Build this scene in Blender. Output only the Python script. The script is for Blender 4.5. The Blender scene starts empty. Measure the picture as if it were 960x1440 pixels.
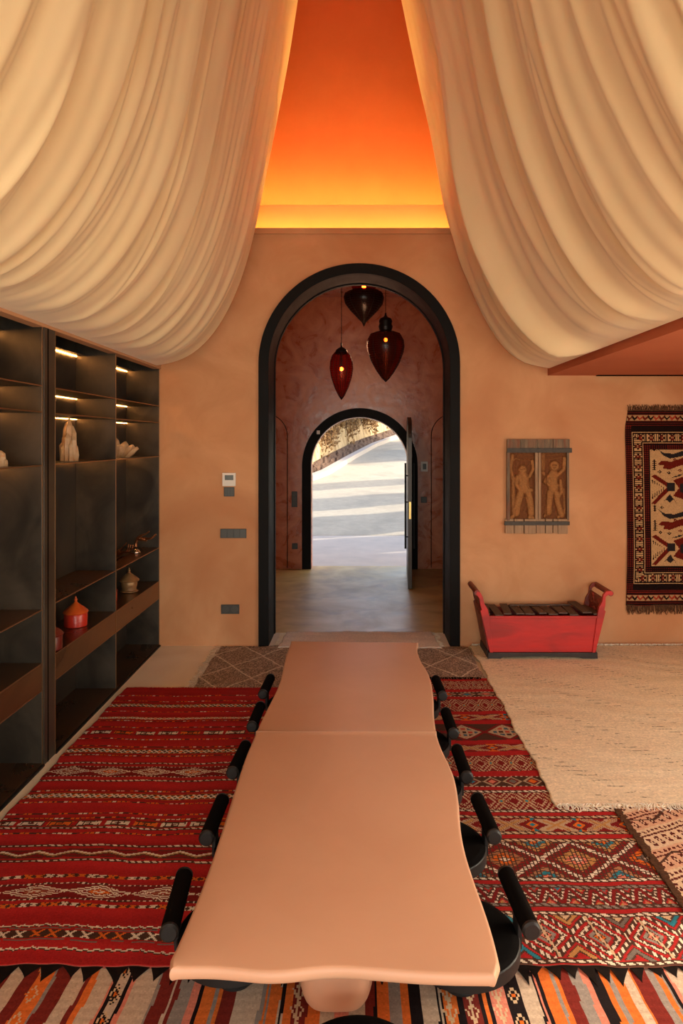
import bpy, math, random
import numpy as np
from mathutils import Vector, Matrix
random.seed(7); rng = np.random.default_rng(7)
SC = bpy.context.scene
COL = SC.collection
PI = math.pi
# ------------------------------------------------------------ camera, exposure, world, sun, large lights
CAMZ, FPX, VX, VY = 2.1, 960.0, 505.0, 620.0
cam_d = bpy.data.cameras.new('camera'); cam = bpy.data.objects.new('camera', cam_d); COL.objects.link(cam)
cam.location = (0, 0, CAMZ); cam.rotation_euler = (PI/2, 0, 0)
cam_d.sensor_fit = 'VERTICAL'; cam_d.sensor_height = 36; cam_d.sensor_width = 24; cam_d.lens = 24
cam_d.shift_x = (480-VX)/1440; cam_d.shift_y = -(720-VY)/1440
cam_d.clip_start = 0.05; cam_d.clip_end = 300
SC.camera = cam
vs = SC.view_settings
vs.view_transform = 'Standard'; vs.look = 'None'; vs.gamma = 1; vs.use_curve_mapping = False
vs.exposure = -0.12
SC.cycles.max_bounces = 8; SC.cycles.diffuse_bounces = 5; SC.cycles.transparent_max_bounces = 12
SC.cycles.caustics_reflective = False; SC.cycles.caustics_refractive = False
SC.cycles.sample_clamp_indirect = 6
world = bpy.data.worlds.new('world'); SC.world = world; world.use_nodes = True
wn = world.node_tree; wn.nodes.clear()
sky = wn.nodes.new('ShaderNodeTexSky'); sky.sky_type = 'NISHITA'; sky.sun_disc = False
sky.sun_elevation = math.radians(26); sky.sun_rotation = math.radians(65); sky.air_density = 1.0; sky.dust_density = 3.0; sky.ozone_density = 0.2
bg = wn.nodes.new('ShaderNodeBackground'); bg.inputs[1].default_value = 0.62
wo = wn.nodes.new('ShaderNodeOutputWorld')
wn.links.new(sky.outputs[0], bg.inputs[0]); wn.links.new(bg.outputs[0], wo.inputs[0])

def lamp(name, kind, loc, energy, color, look=None, **kw):
    d = bpy.data.lights.new(name, kind); d.energy = energy; d.color = color
    for k, v in kw.items(): setattr(d, k, v)
    o = bpy.data.objects.new(name, d); COL.objects.link(o); o.location = loc
    if look is not None:
        o.rotation_euler = (Vector(look)-Vector(loc)).to_track_quat('-Z', 'Y').to_euler()
    return o
lamp('sun', 'SUN', (10, 20, 12), 5.6, (1, .86, .66), look=(10-1, 20-.45, 12-.62), angle=.012)
# added area lamp standing in for daylight from assumed glazing behind the camera
lamp('assumed_window_lamp', 'AREA', (-.3, -3.35, 1.6), 345, (1, .98, .86), look=(-.3, 7, 1.6), shape='RECTANGLE', size=4.6, size_y=2.6)
# added fill light from the right, set at a made-up side window
lamp('side_fill', 'AREA', (4.25, 2.2, 1.5), 108, (1, .92, .72), look=(0, 2.6, 1.0), shape='RECTANGLE', size=4.0, size_y=2.1)

# ------------------------------------------------------------ helpers
def W(px, py, D): return Vector(((px-VX)/FPX*D, D, CAMZ-(py-VY)/FPX*D))
def lin(c):
    c = np.asarray(c, float)
    if c.max() > 1.001: c = c/255.0
    return np.where(c <= .04045, c/12.92, ((c+.055)/1.055)**2.4)
def L4(c): return tuple(float(x) for x in lin(c)) + (1.0,)

class MB:
    def __init__(s): s.v = []; s.f = []
    def add(s, vs_, fs):
        b = len(s.v); s.v += [tuple(p) for p in vs_]; s.f += [tuple(i+b for i in f) for f in fs]; return s
    def box(s, x0, x1, y0, y1, z0, z1):
        return s.add([(x0,y0,z0),(x1,y0,z0),(x1,y1,z0),(x0,y1,z0),(x0,y0,z1),(x1,y0,z1),(x1,y1,z1),(x0,y1,z1)],
                     [(0,3,2,1),(4,5,6,7),(0,1,5,4),(1,2,6,5),(2,3,7,6),(3,0,4,7)])
    def obox(s, c, size, rot):  # oriented box; rot = 3x3 matrix
        vs_ = []
        for k in range(8):
            p = Vector(((k&1)-.5, ((k>>1)&1)-.5, ((k>>2)&1)-.5)); p = Vector((p.x*size[0], p.y*size[1], p.z*size[2]))
            vs_.append(Vector(c)+rot@p)
        return s.add(vs_, [(0,2,3,1),(4,5,7,6),(0,1,5,4),(1,3,7,5),(3,2,6,7),(2,0,4,6)])
    def tube(s, pts, r, n=10, cap=True):
        pts = [Vector(p) for p in pts]; m = len(pts)
        rs = r if isinstance(r, (list, tuple)) else [r]*m
        up = None; vs_ = []; fs = []
        for i, p in enumerate(pts):
            t = (pts[min(i+1, m-1)]-pts[max(i-1, 0)]).normalized()
            if up is None:
                up = t.orthogonal().normalized()
            up = (up - t*up.dot(t)).normalized(); sd = t.cross(up)
            for k in range(n):
                a = 2*PI*k/n; vs_.append(p+(up*math.cos(a)+sd*math.sin(a))*rs[i])
        for i in range(m-1):
            for k in range(n):
                a, b = i*n+k, i*n+(k+1) % n; fs.append((a, b, b+n, a+n))
        if cap: fs.append(tuple(range(n-1, -1, -1))); fs.append(tuple((m-1)*n+k for k in range(n)))
        return s.add(vs_, fs)
    def lathe(s, prof, n=32, c=(0,0,0)):  # prof: [(r,z)] bottom to top
        vs_ = []; fs = []; m = len(prof)
        for r, z in prof:
            for k in range(n):
                a = 2*PI*k/n; vs_.append((c[0]+r*math.cos(a), c[1]+r*math.sin(a), c[2]+z))
        for i in range(m-1):
            for k in range(n):
                a, b = i*n+k, i*n+(k+1) % n; fs.append((a, b, b+n, a+n))
        if prof[0][0] > 1e-4: fs.append(tuple(range(n-1, -1, -1)))
        if prof[-1][0] > 1e-4: fs.append(tuple((m-1)*n+k for k in range(n)))
        return s.add(vs_, fs)
    def prism(s, poly, y0, y1):  # poly in XZ extruded along Y
        n = len(poly); vs_ = [(x, y0, z) for x, z in poly]+[(x, y1, z) for x, z in poly]
        return s.add(vs_, [tuple(range(n)), tuple(range(2*n-1, n-1, -1))]+[((i+1) % n, i, i+n, (i+1) % n+n) for i in range(n)])
    def ball(s, c, r, n=12, m=8, sq=(1,1,1)):
        prof = [(max(1e-5, math.sin(PI*i/m))*r, -math.cos(PI*i/m)*r) for i in range(m+1)]
        b = len(s.v); s.lathe(prof, n)
        for i in range(b, len(s.v)):
            x, y, z = s.v[i]; s.v[i] = (c[0]+x*sq[0], c[1]+y*sq[1], c[2]+z*sq[2])
        return s

def build(name, mb, m, parent=None, smooth=False, bevel=0, loc=None):
    me = bpy.data.meshes.new(name)
    me.from_pydata([tuple(v) for v in mb.v], [], mb.f); me.update()
    if smooth: me.polygons.foreach_set('use_smooth', [True]*len(me.polygons))
    me.materials.append(m)
    o = bpy.data.objects.new(name, me); COL.objects.link(o)
    if parent is not None: o.parent = parent
    if loc is not None: o.location = loc
    if smooth == 'auto':
        try: me.set_sharp_from_angle(angle=math.radians(35))
        except Exception: pass
    if bevel:
        b = o.modifiers.new('bevel', 'BEVEL'); b.width = bevel; b.segments = 2; b.limit_method = 'ANGLE'; b.angle_limit = math.radians(40)
        try: b.harden_normals = False
        except Exception: pass
    return o
def thing(name, label, cat, loc=(0,0,0), rz=0, group=None):
    o = bpy.data.objects.new(name, None); COL.objects.link(o); o.location = loc; o.rotation_euler = (0, 0, rz)
    o.empty_display_size = .1
    o['label'] = label; o['category'] = cat
    if group: o['group'] = group
    return o
def tag(o, label, cat, group=None):
    o['label'] = label; o['category'] = cat
    if group: o['group'] = group
    return o
def struct(name, mb, m, **k):
    o = build(name, mb, m, **k); o['kind'] = 'structure'; return o
def copy_tree(root, loc, rz, label, group=None):
    r = root.copy(); COL.objects.link(r); r.location = loc; r.rotation_euler = (0, 0, rz); r['label'] = label
    if group: r['group'] = group
    for ch in list(root.children):
        c = ch.copy(); COL.objects.link(c); c.parent = r
        for g in ch.children:
            d = g.copy(); COL.objects.link(d); d.parent = c
    return r

# ------------------------------------------------------------ materials
def pmat(name, c1, c2=None, scale=3, rough=.6, metal=0, bump=0, bscale=20, detail=6, spec=.5, emit=None, estr=0,
         stretch=(1,1,1), trans=0, coat=0, r2=None, dist=0, sheen=0, contrast=(.35,.65), c3=None, s3=1.2):
    m = bpy.data.materials.new(name); m.use_nodes = True; nt = m.node_tree; N = nt.nodes; K = nt.links
    p = N['Principled BSDF']
    p.inputs['Base Color'].default_value = L4(c1); p.inputs['Roughness'].default_value = rough
    p.inputs['Metallic'].default_value = metal; p.inputs['Specular IOR Level'].default_value = spec
    p.inputs['Transmission Weight'].default_value = trans; p.inputs['Coat Weight'].default_value = coat
    p.inputs['Sheen Weight'].default_value = sheen
    if emit is not None:
        p.inputs['Emission Color'].default_value = L4(emit); p.inputs['Emission Strength'].default_value = estr
    if c2 is not None or bump:
        tc = N.new('ShaderNodeTexCoord'); mp = N.new('ShaderNodeMapping'); mp.inputs['Scale'].default_value = stretch
        K.new(tc.outputs['Object'], mp.inputs[0])
    if c2 is not None:
        t = N.new('ShaderNodeTexNoise'); t.inputs['Scale'].default_value = scale; t.inputs['Detail'].default_value = detail
        t.inputs['Roughness'].default_value = .6; t.inputs['Distortion'].default_value = dist
        K.new(mp.outputs[0], t.inputs['Vector'])
        r = N.new('ShaderNodeValToRGB'); e = r.color_ramp.elements
        e[0].position, e[1].position = contrast; e[0].color = L4(c1); e[1].color = L4(c2)
        K.new(t.outputs[0], r.inputs[0]); out = r.outputs[0]
        if c3 is not None:
            t3 = N.new('ShaderNodeTexNoise'); t3.inputs['Scale'].default_value = s3; t3.inputs['Detail'].default_value = 4
            t3.inputs['Distortion'].default_value = .6
            K.new(mp.outputs[0], t3.inputs['Vector'])
            r3 = N.new('ShaderNodeMapRange'); r3.inputs[1].default_value = .48; r3.inputs[2].default_value = .72
            K.new(t3.outputs[0], r3.inputs[0])
            mx = N.new('ShaderNodeMix'); mx.data_type = 'RGBA'; K.new(r3.outputs[0], mx.inputs[0])
            K.new(out, mx.inputs[6]); mx.inputs[7].default_value = L4(c3); out = mx.outputs[2]
        K.new(out, p.inputs['Base Color'])
        if r2 is not None:
            mr = N.new('ShaderNodeMapRange'); mr.inputs[3].default_value = rough; mr.inputs[4].default_value = r2
            mr.inputs[1].default_value = .3; mr.inputs[2].default_value = .7
            K.new(t.outputs[0], mr.inputs[0]); K.new(mr.outputs[0], p.inputs['Roughness'])
    if bump:
        t2 = N.new('ShaderNodeTexNoise'); t2.inputs['Scale'].default_value = bscale; t2.inputs['Detail'].default_value = 5
        K.new(mp.outputs[0], t2.inputs['Vector'])
        b = N.new('ShaderNodeBump'); b.inputs['Strength'].default_value = bump; b.inputs['Distance'].default_value = .01
        K.new(t2.outputs[0], b.inputs['Height']); K.new(b.outputs[0], p.inputs['Normal'])
    return m
def cmat(name, rough=.9, bump=.25, bscale=160, noise=.12):
    m = bpy.data.materials.new(name); m.use_nodes = True; nt = m.node_tree; N = nt.nodes; K = nt.links
    p = N['Principled BSDF']; p.inputs['Roughness'].default_value = rough; p.inputs['Specular IOR Level'].default_value = .05
    a = N.new('ShaderNodeAttribute'); a.attribute_name = 'col'
    tc = N.new('ShaderNodeTexCoord'); t = N.new('ShaderNodeTexNoise'); t.inputs['Scale'].default_value = bscale
    K.new(tc.outputs['Object'], t.inputs['Vector'])
    mr = N.new('ShaderNodeMapRange'); mr.inputs[3].default_value = 1-noise*1.5; mr.inputs[4].default_value = 1+noise*1.5
    K.new(t.outputs[0], mr.inputs[0])
    mx = N.new('ShaderNodeMix'); mx.data_type = 'RGBA'; mx.blend_type = 'MULTIPLY'; mx.inputs[0].default_value = 1
    K.new(a.outputs['Color'], mx.inputs[6]); K.new(mr.outputs[0], mx.inputs[7]); K.new(mx.outputs[2], p.inputs['Base Color'])
    b = N.new('ShaderNodeBump'); b.inputs['Strength'].default_value = bump; b.inputs['Distance'].default_value = .004
    K.new(t.outputs[0], b.inputs['Height']); K.new(b.outputs[0], p.inputs['Normal'])
    return m

M = {}
M['plaster'] = pmat('orange_plaster', (188,132,86), (200,146,102), scale=1.6, rough=.55, r2=.7, bump=.12, bscale=5, dist=1.2, spec=.35, c3=(178,116,72), s3=.9)
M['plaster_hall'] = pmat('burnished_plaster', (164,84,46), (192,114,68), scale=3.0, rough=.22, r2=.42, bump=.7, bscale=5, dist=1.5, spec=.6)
M['plaster_red'] = pmat('terracotta_ceiling_plaster', (176,92,58), (184,98,62), scale=1.5, rough=.7, bump=.06, bscale=8)
M['plaster_up'] = pmat('upper_wall_plaster', (188,90,44), (196,97,50), scale=1.5, rough=.7, bump=.06, bscale=8)
M['plaster_cove'] = pmat('cove_plaster', (222,158,96), (226,164,102), scale=1.5, rough=.7)
M['floor'] = pmat('beige_microcement', (236,220,192), (226,208,178), scale=1.3, rough=.45, r2=.6, bump=.03, bscale=30, dist=.8)
M['floor_hall'] = pmat('brown_polished_concrete', (214,190,124), (192,168,106), scale=1.6, rough=.34, r2=.46, spec=.3, bump=.05, bscale=6, dist=1, c3=(166,140,92), s3=2.2)
M['steel'] = pmat('blackened_steel', (54,47,39), (76,65,53), scale=2.2, rough=.3, r2=.46, metal=.3, dist=1.4, c3=(32,28,24), s3=1.7)
M['steel_shelf'] = pmat('browned_steel_shelf', (104,76,52), (130,96,66), scale=2.5, rough=.24, r2=.36, metal=.8, stretch=(1,.5,1), dist=1)
M['edge'] = pmat('painted_edge_highlight', (150,112,78), rough=.35, metal=.8)  # brighter metal paints in the light caught along the shelf edges
M['frame'] = pmat('black_iron_frame', (12,9,8), (17,13,11), scale=4, rough=.55, r2=.65, spec=.12)
M['led'] = pmat('warm_led', (255,220,160), emit=(255,172,88), estr=75)
M['coveled'] = pmat('amber_led', (255,190,100), emit=(255,214,112), estr=42)
M['coveled2'] = pmat('amber_led_upper', (255,190,100), emit=(255,214,112), estr=170)
M['black'] = pmat('black_leather', (20,18,17), rough=.5, bump=.15, bscale=300, spec=.4)
M['felt'] = pmat('black_felt', (11,9,8), (15,12,11), scale=200, rough=.95, bump=.1, bscale=300, spec=.04)
M['blackmetal'] = pmat('black_powdercoat', (24,22,21), rough=.55, spec=.3)
M['table'] = pmat('terracotta_resin', (194,149,119), (199,155,125), scale=1.4, rough=.5, bump=.03, bscale=40, dist=.5, spec=.35)
M['drape'] = pmat('ivory_muslin', (242,218,172), (245,223,180), scale=2, rough=.85, bump=.05, bscale=250, spec=.15, sheen=.3)
def add_translucency(m, c, f):
    nt = m.node_tree; N = nt.nodes; K = nt.links; out = N['Material Output']; p = N['Principled BSDF']
    t = N.new('ShaderNodeBsdfTranslucent'); t.inputs[0].default_value = L4(c)
    mx = N.new('ShaderNodeMixShader'); mx.inputs[0].default_value = f
    K.new(p.outputs[0], mx.inputs[1]); K.new(t.outputs[0], mx.inputs[2]); K.new(mx.outputs[0], out.inputs[0])
add_translucency(M['drape'], (245,212,160), .25)
M['hem'] = pmat('drape_hem', (190,140,100), rough=.85)
M['redpaint'] = pmat('worn_red_paint', (188,30,24), (172,26,22), scale=6, rough=.4, r2=.55, bump=.15, bscale=14, c3=(134,26,20), s3=3, stretch=(.5,1,2))
M['redworn'] = pmat('red_brown_worn_paint', (130,36,24), (92,38,24), scale=18, rough=.5, bump=.5, bscale=30)
M['slat'] = pmat('dark_slat_wood', (84,56,40), (58,40,30), scale=14, rough=.6, bump=.3, bscale=60, stretch=(4,.4,1))
M['darkwood'] = pmat('blackened_wood', (34,28,24), (48,38,32), scale=10, rough=.6, bump=.3, bscale=30)
M['greywood'] = pmat('weathered_grey_wood', (92,78,64), (132,108,84), scale=9, rough=.8, bump=.5, bscale=40, stretch=(5,1,.5), c3=(120,70,48), s3=5)
M['palewood'] = pmat('pale_weathered_wood', (142,110,82), (166,132,100), scale=9, rough=.8, bump=.4, bscale=40, stretch=(5,1,.5))
M['carved'] = pmat('carved_brown_wood', (150,98,54), (174,120,70), scale=14, rough=.6, bump=.5, bscale=60, stretch=(2,1,.7), c3=(112,66,38), s3=7)
M['iron'] = pmat('dark_iron_strap', (50,43,36), (66,56,46), scale=30, rough=.6, bump=.4, bscale=80)
M['white'] = pmat('white_plastic', (218,208,196), rough=.4)
M['lcd'] = pmat('grey_display', (78,80,72), rough=.25)
M['switch'] = pmat('anthracite_plastic', (50,46,40), rough=.45)
M['switch2'] = pmat('anthracite_key', (62,58,51), rough=.4)
M['crystal'] = pmat('quartz_crystal', (232,204,168), (214,170,122), scale=12, rough=.35, r2=.6, bump=.5, bscale=40, trans=.25, spec=.6)
M['redpot'] = pmat('red_lacquer', (196,52,34), (176,40,28), scale=8, rough=.3, bump=.15, bscale=60)
M['orangelid'] = pmat('orange_lacquer', (206,92,34), (186,66,28), scale=8, rough=.3)
M['darkpot'] = pmat('maroon_lacquer', (96,30,22), rough=.35)
M['beigepot'] = pmat('patinated_brass', (176,132,84), (128,92,60), scale=10, rough=.35, r2=.5, metal=.4, bump=.3, bscale=30)
M['bronze'] = pmat('dark_bronze', (120,74,48), (150,96,60), scale=20, rough=.28, metal=.85)
M['silver'] = pmat('polished_silver', (214,206,196), rough=.18, metal=1)
M['wire'] = pmat('blackened_wire', (34,22,17), rough=.4, metal=.6)
M['bulb'] = pmat('bulb_glow', (255,190,110), emit=(255,160,66), estr=45)
M['doorwood'] = pmat('dark_steel_door', (52,42,36), (66,54,46), scale=5, rough=.4, metal=.4)
M['brass'] = pmat('brass_lock', (196,160,96), rough=.3, metal=.9)
M['asphalt'] = pmat('grey_drive', (178,168,150), (190,181,162), scale=6, rough=.9, bump=.1, bscale=40, c3=(164,155,140), s3=.8)
M['slab'] = pmat('pale_entrance_slab', (196,184,172), (182,172,162), scale=2, rough=.7, bump=.05, bscale=20)
M['curb'] = pmat('concrete_curb', (190,182,176), rough=.85, bump=.2, bscale=20)
M['bank'] = pmat('leaf_litter', (104,76,56), (70,50,38), scale=14, rough=.95, bump=.8, bscale=20, detail=10, contrast=(.4,.6))
M['rock'] = pmat('beige_retaining_wall', (206,184,142), (176,150,110), scale=3, rough=.9, bump=.5, bscale=6, stretch=(1,1,.3), c3=(146,120,84), s3=2.2)
M['leaf_a'] = pmat('dry_leaf', (118,84,48), (176,138,86), scale=3, rough=.8)
M['twig'] = pmat('bare_twig', (104,78,56), rough=.9)
M['cypress'] = pmat('cypress_foliage', (40,58,32), (64,82,44), scale=8, rough=.9, bump=.8, bscale=10)
M['outer'] = pmat('outside_render', (196,160,130), rough=.85)
M['glazing'] = pmat('window_frame_metal', (40,36,32), rough=.4, metal=.5)
M['cmat'] = cmat('woven_colour'); M['cwood'] = cmat('carved_wood_painted_shade', .6, .3, 60, .25); M['cpile'] = cmat('knotted_pile', .95, .5, 220, .2); M['cshag'] = cmat('shaggy_wool', .95, .8, 90, .3)
M['fr_dark'] = pmat('dark_fringe', (20,14,11), (30,20,15), scale=30, rough=.95, spec=.05)
M['fr_white'] = pmat('white_fringe', (216,200,176), rough=.95, spec=.05)
M['fr_brown'] = pmat('brown_fringe', (70,46,32), (92,62,42), scale=60, rough=.95, spec=.05)
M['fr_red'] = pmat('red_fringe', (150,28,26), rough=.95, spec=.05)
M['fr_cream'] = pmat('cream_fringe', (196,172,144), rough=.95, spec=.05)

def glassmat(name, c, f=.65):
    m = bpy.data.materials.new(name); m.use_nodes = True; nt = m.node_tree; N = nt.nodes; K = nt.links
    p = N['Principled BSDF']; p.inputs['Base Color'].default_value = L4(tuple(x*.35 for x in c)); p.inputs['Roughness'].default_value = .25
    t = N.new('ShaderNodeBsdfTransparent'); t.inputs[0].default_value = L4(c)
    mx = N.new('ShaderNodeMixShader'); mx.inputs[0].default_value = f
    K.new(p.outputs[0], mx.inputs[1]); K.new(t.outputs[0], mx.inputs[2]); K.new(mx.outputs[0], N['Material Output'].inputs[0])
    return m
M['glass_red'] = glassmat('wine_red_glass', (226,104,80), .78); M['glass_amber'] = glassmat('amber_brown_glass', (176,84,54), .6); M['glass_dark'] = glassmat('smoky_glass', (120,64,46), .55)
M['clear'] = glassmat('clear_pane', (250,250,250), .95)

# ------------------------------------------------------------ room shell
YW, YH0, YH1, YH2 = 7.0, 7.47, 11.2, 11.45
RO, RI, ZS, ZOUT = 1.03, .926, 2.886, 4.235
def arch_wall(mb, x0, x1, z1, cx, r, zs, y0, y1, z0=0, n=48):
    arc = [(cx-r, z0)]+[(cx-r*math.cos(PI*i/n), zs+r*math.sin(PI*i/n)) for i in range(n+1)]+[(cx+r, z0)]
    mb.box(x0, cx-r, y0, y1, z0, z1); mb.box(cx+r, x1, y0, y1, z0, z1)
    a = arc[1:-1]; vs_ = []; fs = []
    for x, z in a:
        vs_ += [(x, y0, z), (x, y1, z), (x, y0, z1), (x, y1, z1)]
    for i in range(n):
        p = i*4; q = p+4
        fs += [(p, q, q+2, p+2), (q+1, p+1, p+3, q+3), (p, p+1, q+1, q), (p+2, q+2, q+3, p+3)]
    mb.add(vs_, fs); return mb
def arch_band(mb, cx, r0, r1, zs, y0, y1, z0=0, n=48):  # solid band between radii
    def arc(r): return [(cx-r, z0)]+[(cx-r*math.cos(PI*i/n), zs+r*math.sin(PI*i/n)) for i in range(n+1)]+[(cx+r, z0)]
    A, B = arc(r0), arc(r1); m = len(A); vs_ = []
    for (xa, za), (xb, zb) in zip(A, B): vs_ += [(xa, y0, za), (xb, y0, zb), (xb, y1, zb), (xa, y1, za)]
    fs = []
    for i in range(m-1):
        p = i*4; q = p+4
        fs += [(p+1, p, q, q+1), (p+2, p+1, q+1, q+2), (p+3, p+2, q+2, q+3), (p, p+3, q+3, q)]
    fs += [(0, 1, 2, 3), ((m-1)*4+3, (m-1)*4+2, (m-1)*4+1, (m-1)*4)]
    mb.add(vs_, fs); return mb
XR, XL = 4.4, -2.62
struct('floor', MB().box(XL-.1, XR+.1, -3.6, YW+.47, -.12, 0), M['floor'])
struct('floor_hall', MB().box(-1.9, 1.9, YH0, YH2, -.12, .002), M['floor_hall'])
struct('wall_back', arch_wall(MB(), XL, XR, ZOUT, 0, RI+.02, ZS, YW, YH0), M['plaster'])
struct('wall_left', MB().box(XL-.1, XL, -3.6, 7.8, 0, 7.6), M['plaster'])
struct('wall_right_upper', MB().box(2.5, 2.6, -3.6, 7.8, 2.83, 7.6), M['plaster_red'])
wr = MB().box(XR, XR+.1, -3.6, 0, 0, 3.0).box(XR, XR+.1, 4.4, 7.5, 0, 3.0).box(XR, XR+.1, 0, 4.4, 0, .3).box(XR, XR+.1, 0, 4.4, 2.6, 3.0)
struct('wall_right', wr, M['plaster'])
# unseen wall behind the camera, with tall glazing assumed for the light from there
wf = MB().box(XL, -2.4, -3.7, -3.6, 0, 7.6).box(2.4, XR, -3.7, -3.6, 0, 7.6).box(-2.4, 2.4, -3.7, -3.6, 4.4, 7.6)
struct('wall_front', wf, M['plaster'])
win = struct('window_assumed', MB().box(-2.4, 2.4, -3.68, -3.62, 4.3, 4.4), M['glazing'])  # assumed window, out of view, to go with the lamp behind the camera
for k in range(4):
    x = -2.4+1.6*k; build('mullion', MB().box(x-.03, x+.03, -3.68, -3.62, 0, 4.3), M['glazing'], win)
for k in range(3): build('pane', MB().box(-2.37+1.6*k, -.83+1.6*k, -3.655, -3.645, 0, 4.3), M['clear'], win)
win2 = struct('window_added', MB().box(XR, XR+.06, 0, 4.4, 2.52, 2.6), M['glazing'])  # unseen side window, put in for the added light from the right
for k in range(3):
    y = .03+2.17*k; build('mullion', MB().box(XR, XR+.06, y-.03, y+.03, .3, 2.52), M['glazing'], win2)
for k in range(2): build('pane', MB().box(XR+.025, XR+.035, .06+2.17*k, 2.17+2.17*k, .3, 2.52), M['clear'], win2)
# soffits
struct('ceiling_right', MB().box(1.93, XR, -3.6, YW, 2.77, 2.84), M['plaster_red'])
build('air_slot', MB().box(2.42, 4.3, 6.93, 6.985, 2.762, 2.772), M['felt'], None)['kind'] = 'structure'
bpy.data.objects['air_slot'].name = 'trim_2'
struct('ceiling_left', MB().box(XL, -2.08, -3.6, YW, 2.96, 3.02), M['plaster_red'])
struct('trim_1', MB().box(-2.11, -2.03, -3.6, YW, 2.835, 2.96), M['hem'])
struct('wall_left_upper', MB().box(-2.6, -2.5, -3.6, 7.8, 3.02, 7.6), M['plaster_red'])
# cornice lip, light trough, sloping upper wall and high ceiling
lip = MB().box(XL, 2.55, YW-.015, YW+.05, ZOUT-.015, ZOUT+.045)
struct('trim_3', lip, M['plaster'])
struct('ceiling_cove', MB().box(XL, 2.55, YW+.02, 7.45, ZOUT, ZOUT+.01).box(XL, 2.55, 7.25, 7.29, ZOUT, 4.607).box(XL, 2.55, 7.29, 7.74, 4.48, 4.50), M['plaster_cove'])
struct('wall_back_upper', MB().box(XL, 2.6, 7.72, 7.8, 4.4, 7.6), M['plaster_up'])
struct('ceiling', MB().box(XL, 2.6, -3.7, 7.8, 7.5, 7.6), M['plaster_red'])
led = build('led_strip', MB().box(-2.4, 2.4, YW+.07, YW+.10, ZOUT+.012, ZOUT+.024), M['coveled'])
tag(led, 'hidden amber light strip lying in the cornice trough above the big arch', 'light strip')
led = build('led_strip', MB().box(-2.4, 2.4, 7.315, 7.355, 4.515, 4.53), M['coveled2'])
tag(led, 'hidden amber light strip behind the upper band of the cornice', 'light strip')
# big arch frame and threshold
fr = build('arch_frame', arch_band(MB(), 0, RI, RO, ZS, YW-.03, YW+.02), M['frame'], bevel=.004)
tag(fr, 'tall black iron arch framing the passage to the entrance hall', 'arch frame')
build('reveal_lining', arch_band(MB(), 0, RI, RI+.018, ZS, YW+.02, YH0+.02), M['frame'], fr)
build('inner_flange', arch_band(MB(), 0, RI-.010, RI, ZS, YH0-.04, YH0+.02), M['frame'], fr)
# hall
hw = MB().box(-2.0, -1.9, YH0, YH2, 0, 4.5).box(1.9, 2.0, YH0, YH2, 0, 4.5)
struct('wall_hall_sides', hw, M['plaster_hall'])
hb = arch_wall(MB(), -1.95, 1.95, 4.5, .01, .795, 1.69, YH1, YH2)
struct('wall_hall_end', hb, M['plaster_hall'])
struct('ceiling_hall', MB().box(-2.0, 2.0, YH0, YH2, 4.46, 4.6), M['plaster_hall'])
def arch_poly(cx, r, zs, n=20): return [(cx-r, .02)]+[(cx-r*math.cos(PI*i/n), zs+r*math.sin(PI*i/n)) for i in range(n+1)]+[(cx+r, .02)]
for i, sx in enumerate((-1, 1)):
    o = build('door_%d' % (i+2), MB().prism(arch_poly(sx*1.545, .36, 2.18), YH1-.012, YH1+.01), M['plaster_hall'], bevel=.004); o['kind'] = 'structure'
    g = build('shadow_gap', arch_band(MB(), sx*1.545, .36, .372, 2.18, YH1-.004, YH1+.006, .02, 20), M['frame'], o)
fr2 = build('arch_frame', arch_band(MB(), .01, .80, .945, 1.69, YH1-.05, YH1+.004), M['frame'], bevel=.006)
tag(fr2, 'smaller black iron arch around the open front door', 'arch frame')
struct('wall_outside', MB().box(-7, -1.95, YH2-.1, YH2, 0, 4.6).box(1.95, 2.3, YH2-.1, YH2, 0, 4.6), M['outer'])

# front door leaf: arched, hinged at the right, standing open into the hall
hx, hy, dx, dy = .80, 11.16, .715, 9.62
ln = math.hypot(dx-hx, dy-hy); ang = math.atan2(dy-hy, dx-hx)
door = bpy.data.objects.new('door_1', None); COL.objects.link(door); door.location = (hx, hy, 0); door.rotation_euler = (0, 0, ang)
door['kind'] = 'structure'
n = 32; r = ln/2
pts = [(0, .015)]+[(0, 2.02)]+[(r-r*math.cos(PI*i/n)*1.0, 2.02+.44*math.sin(PI*i/n)**.55) for i in range(1, n)]+[(ln, 2.02), (ln, .015)]
build('leaf', MB().prism(pts, -.028, .028), M['doorwood'], door, bevel=.003)
for s in (-1, 1):
    hb_ = build('pull_bar', MB().tube([(ln-.2, s*.062, .55), (ln-.2, s*.062, 1.78)], .014, 10), M['blackmetal'], door, smooth='auto')
    for z in (.72, 1.22, 1.6): build('standoff', MB().tube([(ln-.2, s*.028, z), (ln-.2, s*.062, z)], .009, 8), M['blackmetal'], hb_)
build('lock_plate', MB().box(ln-.001, ln+.004, -.014, .014, 1.0, 1.24), M['brass'], door)

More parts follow.
